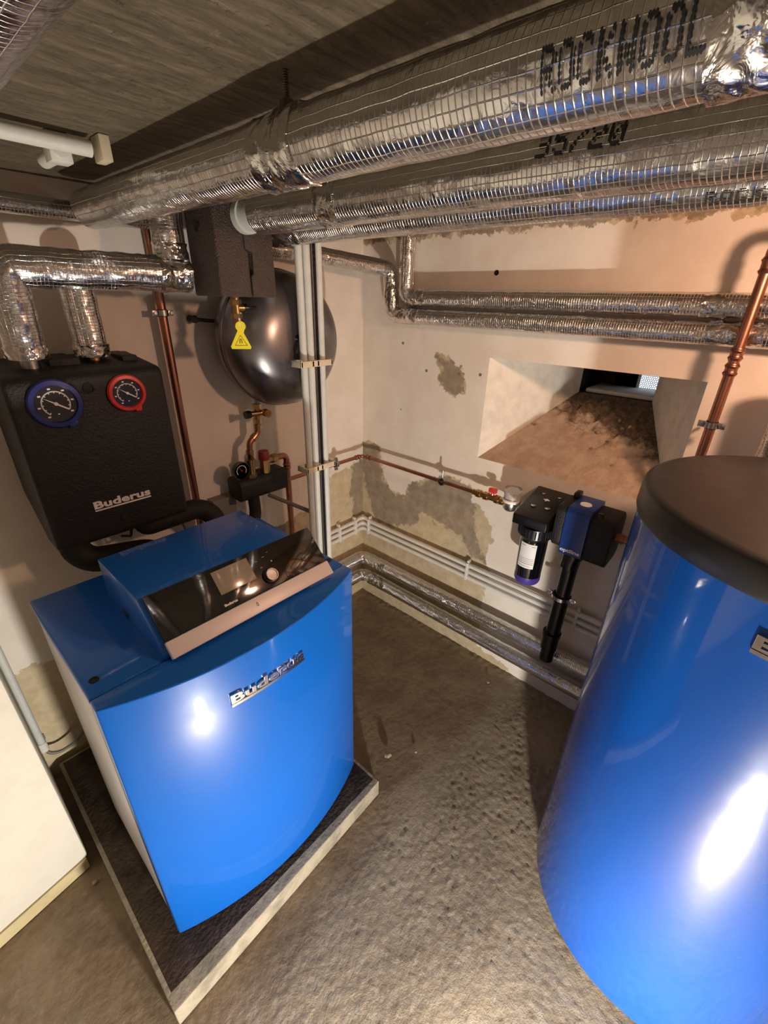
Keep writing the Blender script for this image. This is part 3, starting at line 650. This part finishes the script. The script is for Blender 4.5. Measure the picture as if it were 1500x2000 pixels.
b_.xf(lambda v: Vector((-1.283+v.x, -0.2505-v.z, 1.055+v.y))).build('badge_bar', 'silver', hs)
# black insulated elbows to the boiler
def hose(pts, r, label, R=0.05):
    m = MB(); tube(m, pts, r, 28, R=R, step=0.015); return tag(m.build('insulated_hose', 'rubber'), label, 'hose')
hose([(-1.145, -0.17, 0.955), (-1.145, -0.17, 0.925), (-0.925, -0.165, 0.925), (-0.925, -0.22, 0.78), (-0.925, -0.40, 0.74)][:4]+[(-0.925, -0.33, 0.72)], 0.034, 'thick black foam pipe curving right from the pump group and down behind the boiler', 0.07)
hose([(-1.335, -0.13, 0.98), (-1.335, -0.15, 0.865), (-1.17, -0.20, 0.855), (-1.02, -0.24, 0.76), (-1.02, -0.33, 0.72)], 0.038, 'lower black foam pipe curving out from under the left of the pump group', 0.07)
m = MB(); box(m, -1.236, -1.155, -0.045, -0.002, 0.815, 0.862, 0.003); tag(m.build('junction_box', 'pvcw'), 'small pale junction box on the back wall below the pump group', 'box')
m = MB(); box(m, -0.86, -0.765, -0.05, -0.002, 0.79, 0.872, 0.003); tag(m.build('junction_box', 'cable'), 'grey junction box on the wall behind the black foam elbow', 'box')
m = MB(); tube(m, [(-1.19, -0.20, 0.96), (-1.19, -0.16, 0.90), (-1.188, -0.06, 0.86)], 0.004, 10, R=0.03); tag(m.build('sensor_cable', 'rubber'), 'thin black cable hanging from the pump group to the pale box', 'cable')
m = MB(); tube(m, [(-1.10, -0.012, 0.86), (-1.04, -0.012, 0.90), (-0.98, -0.02, 0.84), (-0.96, -0.05, 0.70)], 0.004, 10, R=0.05); tag(m.build('sensor_cable', 'cable'), 'thin grey cable looping on the wall behind the boiler', 'cable')

# ------------------------------------------------------------------ copper pipes and clamps
def clamp_proto():
    t = thing('pipe_clamp', (0, 0, 0), 'zinc pipe clamp', 'clamp', None)       # clamp around a vertical pipe at origin, bolt towards +y wall
    m = MB(); ringl(m, [(0.0135, -0.008), (0.0175, -0.008), (0.0175, 0.008), (0.0135, 0.008)], (0, 0, 0), 'z', 28); box(m, -0.031, -0.014, -0.004, 0.004, -0.008, 0.008, 0.001); box(m, 0.014, 0.031, -0.004, 0.004, -0.008, 0.008, 0.001); m.build('band', 'zinc', t)
    m = MB(); ringl(m, [(0.0128, -0.010), (0.0140, -0.010), (0.0140, 0.010), (0.0128, 0.010)], (0, 0, 0), 'z', 28); m.build('rubber_lining', 'rubber', t)
    m = MB(); cyl(m, (0, 0.016, 0), (0, 0.05, 0), 0.004, 12); m.build('threaded_bolt', 'zinc', t)
    for s in (-1, 1):
        m = MB(); cyl(m, (s*0.024, -0.010, 0), (s*0.024, 0.008, 0), 0.0045, 10); m.build('screw', 'zinc', t)
    return t
cl0 = clamp_proto(); first = [True]
def clamp(loc, rot, label):
    if first[0]: o = cl0; first[0] = False; o['label'] = label
    else: o = dup(cl0, (0, 0, 0), 0, label)
    o.location = loc; o.rotation_euler = rot; return o
def copper(pts, r, label, R=0.03, sleeves=()):
    m = MB(); tube(m, pts, r, 20, R=R, step=0.03); o = tag(m.build('copper_pipe', 'copper'), label, 'pipe')
    for a, b in sleeves:
        s = MB(); a, b = Vector(a), Vector(b); L = (b-a).length
        tube(s, [a, b], r, 24, step=L/24, rad=lambda q, L=L: r+0.0016+0.0026*(math.exp(-((q-0.006)/0.003)**2)+math.exp(-((q-L+0.006)/0.003)**2))); s.build('press_fitting', 'copper', o)
    return o
copper([(-0.922, -0.05, 0.30), (-0.922, -0.05, 1.80)], 0.0125, 'upright copper pipe on the back wall between pump group and steel vessel')
clamp((-0.922, -0.05, 1.527), (0, 0, 0), 'zinc clamp on the upright copper pipe left of the steel vessel')
copper([(-0.097, -1.412, 0.34), (-0.097, -1.412, 1.735), (-0.097, -1.75, 1.735), (-0.097, -1.75, 1.30)], 0.0125, 'bright copper pipe rising in front of the right wall behind the tank', 0.035,
       sleeves=[((-0.097, -1.412, 1.462), (-0.097, -1.412, 1.492)), ((-0.097, -1.412, 1.425), (-0.097, -1.412, 1.455)), ((-0.097, -1.412, 1.655), (-0.097, -1.412, 1.69))])
clamp((-0.097, -1.412, 1.297), (0, 0, -PI/2), 'zinc clamp on the bright copper pipe above the tank lid')
copper([(-0.57, -0.06, 0.872), (-0.062, -0.06, 0.872), (-0.062, -0.708, 0.872)], 0.0085, 'thin horizontal copper pipe running round the corner to the water meter', 0.02,
       sleeves=[((-0.115, -0.06, 0.872), (-0.085, -0.06, 0.872)), ((-0.062, -0.085, 0.872), (-0.062, -0.115, 0.872))])
clamp((-0.242, -0.06, 0.873), (0, PI/2, 0), 'zinc clamp on the thin copper pipe beside the conduit bundle')
c = clamp((-0.062, -0.545, 0.872), (PI/2, 0, -PI/2), 'zinc clamp on the thin copper pipe below the patch of bare plaster')
copper([(-0.625, -0.10, 1.0), (-0.548, -0.10, 1.0), (-0.548, -0.10, 0.30)], 0.0125, 'copper overflow pipe bending down from the red capped safety valve', 0.022,
       sleeves=[((-0.548, -0.10, 0.965), (-0.548, -0.10, 0.94))])

# ------------------------------------------------------------------ expansion vessel
ev = thing('expansion_vessel', (-0.605, -0.2, 1.23), 'round grey steel expansion vessel on the back wall behind the conduit bundle', 'expansion vessel')
pf = []
R_ = 0.222
for i in range(25):
    a = PI/2*i/24; pf.append((R_*math.sin(a)**0.60 if i else 0.0, 0.14*math.cos(a)))
front = [(r, -0.008-h) for r, h in pf]; back = [(r, 0.008+h*0.95) for r, h in pf]
m = MB(); lathe(m, front, (-0.570, -0.140, 1.440), 'y', 96); m.build('front_shell', 'steel', ev, 60)
m = MB(); lathe(m, back, (-0.570, -0.140, 1.440), 'y', 96); m.build('rear_shell', 'steel', ev, 60)
m = MB(); ringl(m, [(R_-0.004, -0.010), (R_+0.002, -0.009), (R_+0.004, -0.004), (R_+0.001, 0.0), (R_+0.004, 0.004), (R_+0.002, 0.009), (R_-0.004, 0.010)], (-0.570, -0.140, 1.440), 'y', 96); m.build('seam_ring', 'steel', ev, 60)
m = MB(); cyl(m, (-0.815, -0.002, 1.507), (-0.815, -0.035, 1.507), 0.012); cyl(m, (-0.815, -0.025, 1.507), (-0.74, -0.06, 1.50), 0.006); m.build('mounting_bolt', 'black', ev)
m = MB(); cyl(m, (-0.598, -0.298, 1.46), (-0.598, -0.27, 1.46), 0.010); m.build('air_cap', 'black', ev)
m = MB(); cyl(m, (-0.655, -0.10, 1.225), (-0.655, -0.10, 1.30), 0.011); m.build('connection', 'zinc', ev)
vv = thing('shutoff_valve', (-0.665, -0.10, 1.17), 'brass shut-off valve with black caps below the steel vessel', 'valve')
m = MB(); hexnut(m, (-0.66, -0.10, 1.205), (-0.66, -0.10, 1.222), 0.017); cyl(m, (-0.662, -0.10, 1.165), (-0.66, -0.10, 1.206), 0.013); hexnut(m, (-0.664, -0.10, 1.152), (-0.664, -0.10, 1.168), 0.016); cyl(m, (-0.70, -0.105, 1.19), (-0.63, -0.115, 1.19), 0.010); m.build('valve_body', 'brass', vv)
m = MB(); cyl(m, (-0.715, -0.105, 1.19), (-0.695, -0.105, 1.19), 0.014); m.build('cap', 'black', vv)
m = MB(); cyl(m, (-0.640, -0.118, 1.19), (-0.640, -0.140, 1.19), 0.015, 8); cyl(m, (-0.640, -0.138, 1.19), (-0.640, -0.143, 1.19), 0.009, 12); m.build('cap', 'brass', vv)
m = MB(); tube(m, [(-0.664, -0.10, 1.155), (-0.667, -0.10, 1.115), (-0.708, -0.10, 1.085), (-0.712, -0.10, 1.02), (-0.712, -0.10, 0.955)], 0.0115, 20, R=0.03, step=0.01); cz_ = tag(m.build('copper_pipe', 'copper'), 'short offset copper pipe linking the vessel valve to the black safety block', 'pipe')
for (a, b) in (((-0.665, -0.10, 1.145), (-0.666, -0.10, 1.128)), ((-0.679, -0.10, 1.106), (-0.693, -0.10, 1.096)), ((-0.711, -0.10, 1.055), (-0.712, -0.10, 1.04))):
    s = MB(); cyl(s, a, b, 0.0145); s.build('press_fitting', 'brass', cz_)

# safety group
sg = thing('safety_group', (-0.68, -0.09, 0.868), 'black foam safety block with pressure gauge, brass air vent and red capped valve', 'safety valve')
m = MB(); prism(m, [(-0.137, 0.885), (-0.137, 0.94), (-0.120, 0.957), (-0.055, 0.957), (-0.038, 0.94), (-0.038, 0.885), (-0.055, 0.868), (-0.120, 0.868)], -0.787, -0.572, 'x', 0.006, 2); m.build('foam_block', 'eps', sg)
m = MB(); lathe(m, [(0.0, 0.012), (0.020, 0.012), (0.031, 0.0), (0.033, -0.012), (0.033, -0.020), (0.030, -0.021), (0.029, -0.0165)], (-0.772, -0.115, 0.998), 'y', 40, cap=False); pgm = m.build('pressure_gauge', 'black', sg)
m = MB(); lathe(m, [(0.0295, -0.0168), (0.0, -0.0168)], (-0.772, -0.115, 0.998), 'y', 40); m.build('dial', 'dial', pgm)
m = MB(); yy = -0.115-0.0172
for i in range(20):
    a, b = math.radians(-130+i*13), math.radians(-130+(i+1)*13)
    m.add([(-0.772+r*math.sin(q), yy, 0.998+r*math.cos(q)) for q, r in ((a, 0.018), (b, 0.018), (b, 0.0205), (a, 0.0205))], [(0, 1, 2, 3)])
m.build('scale_print', 'white', pgm)
m = MB(); tube(m, [(-0.772, yy-0.001, 0.998), (-0.782, yy-0.001, 1.014)], 0.0009, 6); lathe(m, [(0.003, 0), (0.003, -0.002), (0, -0.002)], (-0.772, yy, 0.998), 'y', 12); m.build('needle', 'red', pgm)
m = MB(); cyl(m, (-0.772, -0.108, 0.955), (-0.772, -0.108, 0.975), 0.008); m.build('gauge_stem', 'brass', pgm)
m = MB(); hexnut(m, (-0.722, -0.115, 0.955), (-0.722, -0.115, 0.970), 0.019); cyl(m, (-0.722, -0.115, 0.965), (-0.722, -0.115, 1.022), 0.0155); cyl(m, (-0.722, -0.115, 1.018), (-0.722, -0.115, 1.027), 0.018); av = m.build('air_vent', 'brass', sg)
m = MB(); cyl(m, (-0.722, -0.115, 1.026), (-0.722, -0.115, 1.045), 0.007, 12); m.build('vent_cap', 'black', av)
m = MB(); cyl(m, (-0.655, -0.105, 0.955), (-0.655, -0.105, 1.005), 0.0195, 8); cyl(m, (-0.655, -0.105, 1.0), (-0.655, -0.105, 1.012), 0.0175); cyl(m, (-0.65, -0.10, 1.0), (-0.61, -0.10, 1.0), 0.015, 20); hexnut(m, (-0.618, -0.10, 1.0), (-0.596, -0.10, 1.0), 0.0185); m.build('relief_valve', 'brass', sg)
m = MB(); lathe(m, [(0.021, 1.008), (0.022, 1.012), (0.021, 1.036), (0.018, 1.042), (0.0, 1.043)], (-0.655, -0.105, 0), 'z', 24); m.build('red_cap', 'darkred', sg)
hose([(-0.715, -0.095, 0.875), (-0.715, -0.10, 0.79), (-0.78, -0.15, 0.74), (-0.84, -0.26, 0.72)], 0.023, 'black foam elbow dropping from the safety block behind the boiler', 0.05)
m = MB(); tube(m, [(-0.66, -0.12, 0.862), (-0.606, -0.31, 0.835)], 0.008, 14); tag(m.build('grey_tube', 'cable'), 'sloping grey tube between the safety block and the conduit bundle', 'pipe')

# ------------------------------------------------------------------ conduit bundle
for (x, y, z0, lab) in ((-0.608, -0.325, 0.012, 'leftmost of the tall upright conduits in front of the steel vessel'), (-0.583, -0.331, 0.012, 'second upright conduit from the left in front of the steel vessel'),
                    (-0.540, -0.335, 0.012, 'rightmost of the tall upright conduits in front of the steel vessel')):
    m = MB(); tube(m, [(x, y, 0.0), (x, y, CZ)], 0.0118 if x != -0.516 else 0.0075, 20); tag(m.build('conduit', 'pvc'), lab, 'conduit', 'upright conduits in the bundle')
m = MB(); 
for s in (-1, 1): box(m, -0.562+s*0.007-0.001, -0.562+s*0.007+0.001, -0.342, -0.322, 0.0, CZ)
box(m, -0.569, -0.555, -0.323, -0.321, 0.0, CZ); rail = tag(m.build('perforated_rail', 'zinc'), 'thin perforated steel rail between the upright conduits', 'rail')
m = MB(); zz = 0.35
while zz < CZ-0.01:
    box(m, -0.5655, -0.5585, -0.3245, -0.3228, zz, zz+0.009); zz += 0.018
m.build('slots', 'rubber', rail)['kind'] = 'stuff'
for (z, lab) in ((1.384, 'upper cream bracket holding the upright conduits'), (1.02, 'lower cream bracket holding the upright conduits')):
    t = thing('conduit_bracket', (-0.58, -0.33, z), lab, 'bracket')
    m = MB(); box(m, -0.646, -0.510, -0.358, -0.351, z-0.010, z+0.010, 0.002); box(m, -0.646, -0.510, -0.311, -0.304, z-0.010, z+0.010, 0.002); m.build('bars', 'clip', t)
    for x in (-0.642, -0.5955, -0.574, -0.514):
        m = MB(); box(m, x-0.004, x+0.004, -0.358, -0.304, z-0.010, z+0.010, 0.001); m.build('web', 'clip', t)

# ------------------------------------------------------------------ wall pipes along the right wall
s1 = foil_pipe('insulated_pipe', [(-0.045, -0.284, CZ-0.002), (-0.045, -0.284, 1.587), (-0.045, -2.4, 1.587)], 0.0305, 'upper foil pipe of the pair on the right wall, bending up to the ceiling', R=0.035, mat='foil_small',
     tapes=[((-0.045, -0.30, 1.587), (-0.045, -0.40, 1.587), 0.0006), ((-0.045, -1.30, 1.587), (-0.045, -1.36, 1.587), 0.0006)], n=32)
s2 = foil_pipe('insulated_pipe', [(-0.72, -0.06, 1.735), (-0.46, -0.10, 1.725), (-0.050, -0.200, 1.688), (-0.045, -0.215, 1.520), (-0.045, -2.4, 1.520)], 0.0300, 'lower foil pipe of the pair on the right wall, crossing the corner', R=0.03, mat='foil_small',
     tapes=[((-0.045, -0.26, 1.521), (-0.045, -0.36, 1.521), 0.0016), ((-0.045, -1.33, 1.521), (-0.045, -1.45, 1.521), 0.0016), ((-0.047, -0.210, 1.56), (-0.0485, -0.205, 1.64), 0.0012)], n=32)
for z, lab in ((0.277, 'upper foil pipe running low around the corner behind the boiler'), (0.160, 'lower foil pipe running just above the floor around the corner')):
    foil_pipe('insulated_pipe', [(-0.95, -0.05, z), (-0.05, -0.05, z), (-0.05, -2.2, z)], 0.034, lab, R=0.045, mat='foil_small',
        tapes=[((-0.05, -0.11, z), (-0.05, -0.24, z), 0.0012)], n=32)
for i, (z, lab) in enumerate(((0.495, 'topmost of the three pale conduits running low around the corner'), (0.463, 'middle one of the three pale conduits running low around the corner'), (0.432, 'lowest of the three pale conduits running low around the corner'))):
    m = MB(); tube(m, [(-0.95, -0.026, z), (-0.09, -0.026, z), (-0.026, -0.026, z+0.012), (-0.026, -0.09, z), (-0.026, -2.2, z)], 0.0105, 16, R=0.03); tag(m.build('conduit', 'pvcw'), lab, 'conduit', None)
k0 = MB(); box(k0, -0.038, -0.002, -0.006, 0.006, 0.418, 0.508, 0.003); box(k0, -0.030, -0.008, -0.005, 0.005, 0.505, 0.520, 0.003)
kc = k0.build('conduit_clip', 'pvcw'); kz = kc.location.z
for i, (x, y, rz_, lab) in enumerate(((-0.020, -0.075, 0, 'white conduit clip just right of the corner'), (-0.020, -0.70, 0, 'white conduit clip halfway along the right wall'), (-0.020, -1.20, 0, 'white conduit clip by the drain pipe'), (-0.085, -0.020, PI/2, 'white conduit clip just left of the corner'), (-0.20, -0.020, PI/2, 'white conduit clip left of the corner beside the boiler'))):
    o = kc if i == 0 else kc.copy()
    if i: C.objects.link(o)
    o.location = (x, y, kz); o.rotation_euler = (0, 0, rz_); tag(o, lab, 'clip', 'conduit clips')

# ------------------------------------------------------------------ water filter line
bv = thing('ball_valve', (-0.062, -0.78, 0.86), 'brass valve and unions with a small red handle left of the water meter', 'valve')
m = MB(); Y = lambda a, b, r, n=20: cyl(m, (-0.062, a, 0.872), (-0.062, b, 0.872), r, n)
Y(-0.70, -0.722, 0.012); Y(-0.720, -0.738, 0.017, 8); Y(-0.738, -0.756, 0.0125); Y(-0.754, -0.772, 0.018, 8); Y(-0.772, -0.806, 0.013); Y(-0.804, -0.820, 0.018, 8); Y(-0.82, -0.846, 0.011); Y(-0.826, -0.840, 0.017, 8); m.build('valve_body', 'brass', bv)
m = MB(); cyl(m, (-0.062, -0.789, 0.884), (-0.062, -0.789, 0.896), 0.006); box(m, -0.070, -0.054, -0.806, -0.772, 0.894, 0.912, 0.003); m.build('handle', 'red', bv)
wm = thing('water_meter', (-0.066, -0.875, 0.85), 'small round water meter with a clear cylindrical cover', 'water meter')
m = MB(); lathe(m, [(0.0, 0.852), (0.026, 0.852), (0.031, 0.860), (0.031, 0.884)], (-0.066, -0.875, 0), 'z', 32); m.build('meter_body', 'chrome', wm)
m = MB(); lathe(m, [(0.032, 0.884), (0.035, 0.886), (0.035, 0.894), (0.032, 0.897)], (-0.066, -0.875, 0), 'z', 32); m.build('seal_ring', 'white', wm)
m = MB(); lathe(m, [(0.0, 0.8975), (0.032, 0.8975), (0.033, 0.936), (0.031, 0.941), (0.0, 0.942)], (-0.066, -0.875, 0), 'z', 40); m.build('clear_cover', 'glass', wm)
m = MB(); lathe(m, [(0.024, 0.898), (0.024, 0.925), (0.0, 0.925)], (-0.066, -0.875, 0), 'z', 24); m.build('counter', 'label', wm)
m = MB(); cyl(m, (-0.063, -0.905, 0.872), (-0.063, -0.940, 0.872), 0.011); cyl(m, (-0.063, -0.915, 0.872), (-0.063, -0.932, 0.872), 0.018, 8); m.build('union', 'chrome', wm)

wf = thing('water_filter', (-0.13, -1.01, 0.62), 'black filter cartridge housing with white label and violet base on the right wall', 'water filter')
top = [(-0.003, 0.955), (-0.195, 0.905), (-0.195, 0.868), (-0.10, 0.855), (-0.003, 0.850)]
m = MB(); prism(m, top, -1.070, -0.945, 'y', 0.003)
hd = m.build('head', 'black', wf)
m = MB()
for (x, y, r) in ((-0.045, -0.985, 0.006), (-0.045, -1.045, 0.006), (-0.125, -0.985, 0.010), (-0.12, -1.035, 0.010)):
    lathe(m, [(r, 0.0), (r, 0.0025), (r*0.7, 0.0035), (0, 0.0035)], (x, y, 0.955+(x+0.003)*0.26), 'z', 12)
m.build('screw', 'chrome', hd)
m = MB(); pts = []
for a in range(8): q = a*PI/4; rr = 0.016 if a % 2 == 0 else 0.007; pts.append((-0.075+rr*math.cos(q), -1.01+rr*math.sin(q)*0.8))
prism(m, pts, 0.9365, 0.9385, 'z'); m.build('keyhole', 'label', hd)
m = MB(); FX, FY = -0.142, -1.018
lathe(m, [(0.045, 0.868), (0.060, 0.866), (0.061, 0.83), (0.056, 0.825), (0.050, 0.815)], (FX, FY, 0), 'z', 40)
for i in range(32): a = 2*PI*i/32; box(m, FX+0.0605*math.cos(a)-0.0018, FX+0.0605*math.cos(a)+0.0018, FY+0.0605*math.sin(a)-0.0018, FY+0.0605*math.sin(a)+0.0018, 0.832, 0.862)
m.build('collar', 'black', wf)
m = MB(); lathe(m, [(0.047, 0.82), (0.049, 0.80), (0.047, 0.655)], (FX, FY, 0), 'z', 48); m.build('cartridge', 'glossblack', wf)
m = MB(); lathe(m, [(0.0475, 0.660), (0.0475, 0.640), (0.043, 0.630), (0.030, 0.625), (0.0, 0.625)], (FX, FY, 0), 'z', 48); m.build('violet_base', 'purple', wf)
m = MB(); a0 = math.radians(182); n = 16; vs = []
for i in range(n+1):
    a = a0-0.62+1.24*i/n; vs += [(FX+0.0503*math.cos(a), FY+0.0503*math.sin(a), 0.705), (FX+0.0503*math.cos(a), FY+0.0503*math.sin(a), 0.805)]
m.add(vs, [(2*i, 2*i+2, 2*i+3, 2*i+1) for i in range(n)]); lb = m.build('paper_label', 'label', wf)
m = MB()
for (z, h_, s0, s1) in ((0.722, 0.003, 0.06, 0.94), (0.730, 0.002, 0.06, 0.94), (0.737, 0.002, 0.06, 0.94), (0.744, 0.002, 0.06, 0.94), (0.795, 0.003, 0.1, 0.35), (0.795, 0.003, 0.72, 0.92), (0.712, 0.002, 0.06, 0.8)):
    for i in range(8):
        a, b = a0-0.62+1.24*(s0+(s1-s0)*i/8), a0-0.62+1.24*(s0+(s1-s0)*(i+1)/8)
        m.add([(FX+0.0506*math.cos(q), FY+0.0506*math.sin(q), zz) for q, zz in ((a, z), (b, z), (b, z+h_), (a, z+h_))], [(0, 1, 2, 3)])
m.build('label_print', 'greyp', lb)

od = thing('leak_guard', (-0.10, -1.175, 0.79), 'black and blue backflow device reading optiline on the right wall', 'water device')
m = MB(); prism(m, [(-0.15, 0.970), (-0.05, 0.975), (-0.03, 0.955), (-0.03, 0.845), (-0.055, 0.822), (-0.15, 0.818), (-0.163, 0.835), (-0.163, 0.955)], -1.118, -1.080, 'y', 0.006); 
prism(m, [(-0.15, 0.965), (-0.05, 0.970), (-0.03, 0.95), (-0.03, 0.82), (-0.055, 0.80), (-0.145, 0.793), (-0.163, 0.812), (-0.163, 0.945)], -1.268, -1.192, 'y', 0.006); m.build('side_covers', 'eps', od)
m = MB(); prism(m, [(-0.155, 0.978), (-0.03, 0.978), (-0.03, 0.80), (-0.155, 0.797), (-0.172, 0.806), (-0.172, 0.960)], -1.194, -1.116, 'y', 0.004); db = m.build('blue_cover', 'devblue', od)
m = MB(); lathe(m, [(0.019, 0.0), (0.018, 0.002), (0.0, 0.002)], (-0.11, -1.155, 0.978), 'z', 28); m.build('inspection_disc', 'label', db)
m = MB(); box(m, -0.075, -0.035, -1.118, -1.098, 0.965, 0.995, 0.004); box(m, -0.15, -0.13, -1.222, -1.205, 0.955, 0.975, 0.003); m.build('latch', 'black', od)
t_ = text_mb('optiline', 0.019, 0.0004, 0.0005); xs = [v[0] for v in t_.v]; w_ = max(xs)-min(xs); x0_ = min(xs)
t_.xf(lambda v: Vector((-0.1722-v.z, -1.122-(v.x-x0_)*0.066/w_, 0.817+v.y))); t_.build('device_lettering', 'label', db)
m = MB(); cyl(m, (-0.115, -1.118, 0.785), (-0.115, -1.118, 0.82), 0.010); cyl(m, (-0.115, -1.155, 0.775), (-0.115, -1.155, 0.80), 0.034); m.build('outlet', 'black', od)
m = MB(); Y2 = lambda a, b, r, n=20: cyl(m, (-0.10, a, 0.893), (-0.10, b, 0.893), r, n)
Y2(-1.262, -1.285, 0.015); Y2(-1.275, -1.292, 0.017, 8); Y2(-1.29, -1.33, 0.012); Y2(-1.305, -1.322, 0.016); tag(m.build('copper_stub', 'copper'), 'short copper stub between the blue device and the tank', 'pipe')
dp = thing('drain_pipe', (-0.115, -1.148, 0.295), 'upright black drain pipe hanging below the blue device', 'pipe')
m = MB(); cyl(m, (-0.115, -1.148, 0.295), (-0.115, -1.155, 0.785), 0.0265, 32); m.build('pipe', 'black', dp)
m = MB(); cyl(m, (-0.115, -1.15, 0.735), (-0.115, -1.154, 0.79), 0.0315, 32); m.build('coupling', 'black', dp); m = MB(); cyl(m, (-0.115, -1.148, 0.35), (-0.115, -1.148, 0.43), 0.0305, 32); cyl(m, (-0.115, -1.148, 0.415), (-0.115, -1.148, 0.432), 0.034, 32); m.build('coupling', 'black', dp)
ck = thing('drain_clamp', (-0.115, -1.15, 0.605), 'zinc clamp around the black drain pipe', 'clamp')
m = MB(); ringl(m, [(0.0268, 0.592), (0.0325, 0.592), (0.0325, 0.612), (0.0268, 0.612)], (-0.115, -1.15, 0), 'z', 32); m.build('rubber_lining', 'rubber', ck)
m = MB(); ringl(m, [(0.0326, 0.595), (0.0345, 0.595), (0.0345, 0.609), (0.0326, 0.609)], (-0.115, -1.15, 0), 'z', 32); box(m, -0.120, -0.110, -1.118, -1.096, 0.594, 0.610, 0.002); box(m, -0.120, -0.110, -1.204, -1.183, 0.594, 0.610, 0.002); cyl(m, (-0.081, -1.15, 0.602), (-0.002, -1.15, 0.602), 0.004, 10); m.build('band', 'chrome', ck)
for y in (-1.107, -1.193):
    m = MB(); cyl(m, (-0.126, y, 0.602), (-0.106, y, 0.602), 0.0055, 12); m.build('screw', 'chrome', ck)

# insulated pipe behind the tank
foil_pipe('insulated_pipe', [(-0.135, -1.562, 0.0), (-0.135, -1.562, 1.42)], 0.0375, 'upright foil pipe at the right edge rising from behind the tank', mat='foil_small', tapes=[((-0.135, -1.562, 1.36), (-0.135, -1.562, 1.425), 0.001)])

# ------------------------------------------------------------------ left corner conduit and cable
m = MB(); tube(m, [(-1.5785, -0.045, 0.19), (-1.5785, -0.045, 1.2)], 0.0105, 20); lc = tag(m.build('conduit', 'pvc'), 'pale upright conduit in the left corner beside the white pier', 'conduit')
m = MB(); cyl(m, (-1.5785, -0.045, 0.180), (-1.5785, -0.045, 0.218), 0.0125, 24); m.build('end_sleeve', 'pvcw', lc)
m = MB(); box(m, -1.603, -1.588, -0.052, -0.036, 0.203, 0.212, 0.001); box(m, -1.593, -1.564, -0.033, -0.002, 0.200, 0.212, 0.002); tag(m.build('conduit_clip', 'pvcw'), 'white clip near the bottom of the left corner conduit', 'clip')
m = MB(); tube(m, [(-1.578, -0.045, 0.20), (-1.576, -0.05, 0.165), (-1.545, -0.055, 0.145), (-1.50, -0.06, 0.155), (-1.47, -0.08, 0.20)], 0.0055, 12, R=0.04); tag(m.build('power_cable', 'cable'), 'grey cable curving from the left corner conduit to the boiler', 'cable')

# conduit pieces under the ceiling at left
m = MB(); tube(m, [(-1.75, -0.47, 1.812), (-1.178, -0.47, 1.812)], 0.0125, 20); tag(m.build('conduit', 'pvcw'), 'white conduit fixed under the ceiling slab at upper left', 'conduit')
m = MB(); box(m, -1.235, -1.200, -0.44, -0.405, 1.790, CZ-0.001, 0.002); cyl(m, (-1.218, -0.405, 1.805), (-1.218, -0.34, 1.805), 0.0125, 20); cyl(m, (-1.218, -0.445, 1.808), (-1.218, -0.438, 1.808), 0.012, 20)
tag(m.build('conduit_coupler', 'pvcw'), 'short white conduit stub in a square clip below the ceiling conduit', 'conduit')
m = MB(); box(m, -1.168, -1.150, -0.492, -0.452, 1.795, CZ-0.001, 0.002); tag(m.build('conduit_clip', 'clip'), 'beige plastic clip on the ceiling beside the end of the white conduit', 'clip')

# wall plugs, screws, floor crumbs
pr = MB(); lathe(pr, [(0.006, 0.0), (0.006, -0.003), (0.003, -0.0035), (0.0, -0.002)], (0, 0, 0), 'x', 14)
pg0 = None
for k, (y, z, lab) in enumerate(((-0.242, 1.404, 'small wall plug below the corner of the foil pipes'), (-0.377, 1.305, 'small wall plug left of the bare plaster patch'), (-0.636, 1.319, 'grey screw in the wall by the top left of the niche'), (-0.540, 1.310, 'screw in the right part of the bare plaster patch'), (-0.245, 1.121, 'tiny hole left in the white wall near the corner'))):
    if pg0 is None: pg0 = pr.build('wall_plug', 'cable'); o = pg0
    else: o = pg0.copy(); C.objects.link(o)
    o.location = (0.0, y, z); o.rotation_euler = (0, 0, 0)
    if k == 4: o.scale = (0.6, 0.6, 0.6)
    tag(o, lab, 'wall plug')
m = MB(); lathe(m, [(0.0085, 0.0), (0.0085, -0.0015), (0.0, -0.0015)], (0, -0.654, 1.672), 'x', 16); tag(m.build('wall_plug', 'rubber'), 'dark round hole in the wall above the foil pipe pair', 'wall plug')
f0 = None
for k, (x, y, s, lab) in enumerate(((-0.706, -0.831, 1.9, 'largest mortar crumb on the floor right of the boiler plinth'), (-0.62, -0.90, 0.8, 'small mortar crumb on the floor between the boiler and the tank'), (-1.60, -0.46, 0.9, 'mortar crumb on the floor at the corner of the white pier'), (-0.12, -0.93, 0.9, 'mortar crumb at the foot of the right wall near the tank'))):
    o = c0.copy(); C.objects.link(o); o.name = 'floor_crumb'; o.location = (x, y, 0.0012*s); o.scale = (s, s*0.8, s*0.7); o.rotation_euler = (0, 0, k*1.3)
    tag(o, lab, 'rubble', 'crumbs on the floor')
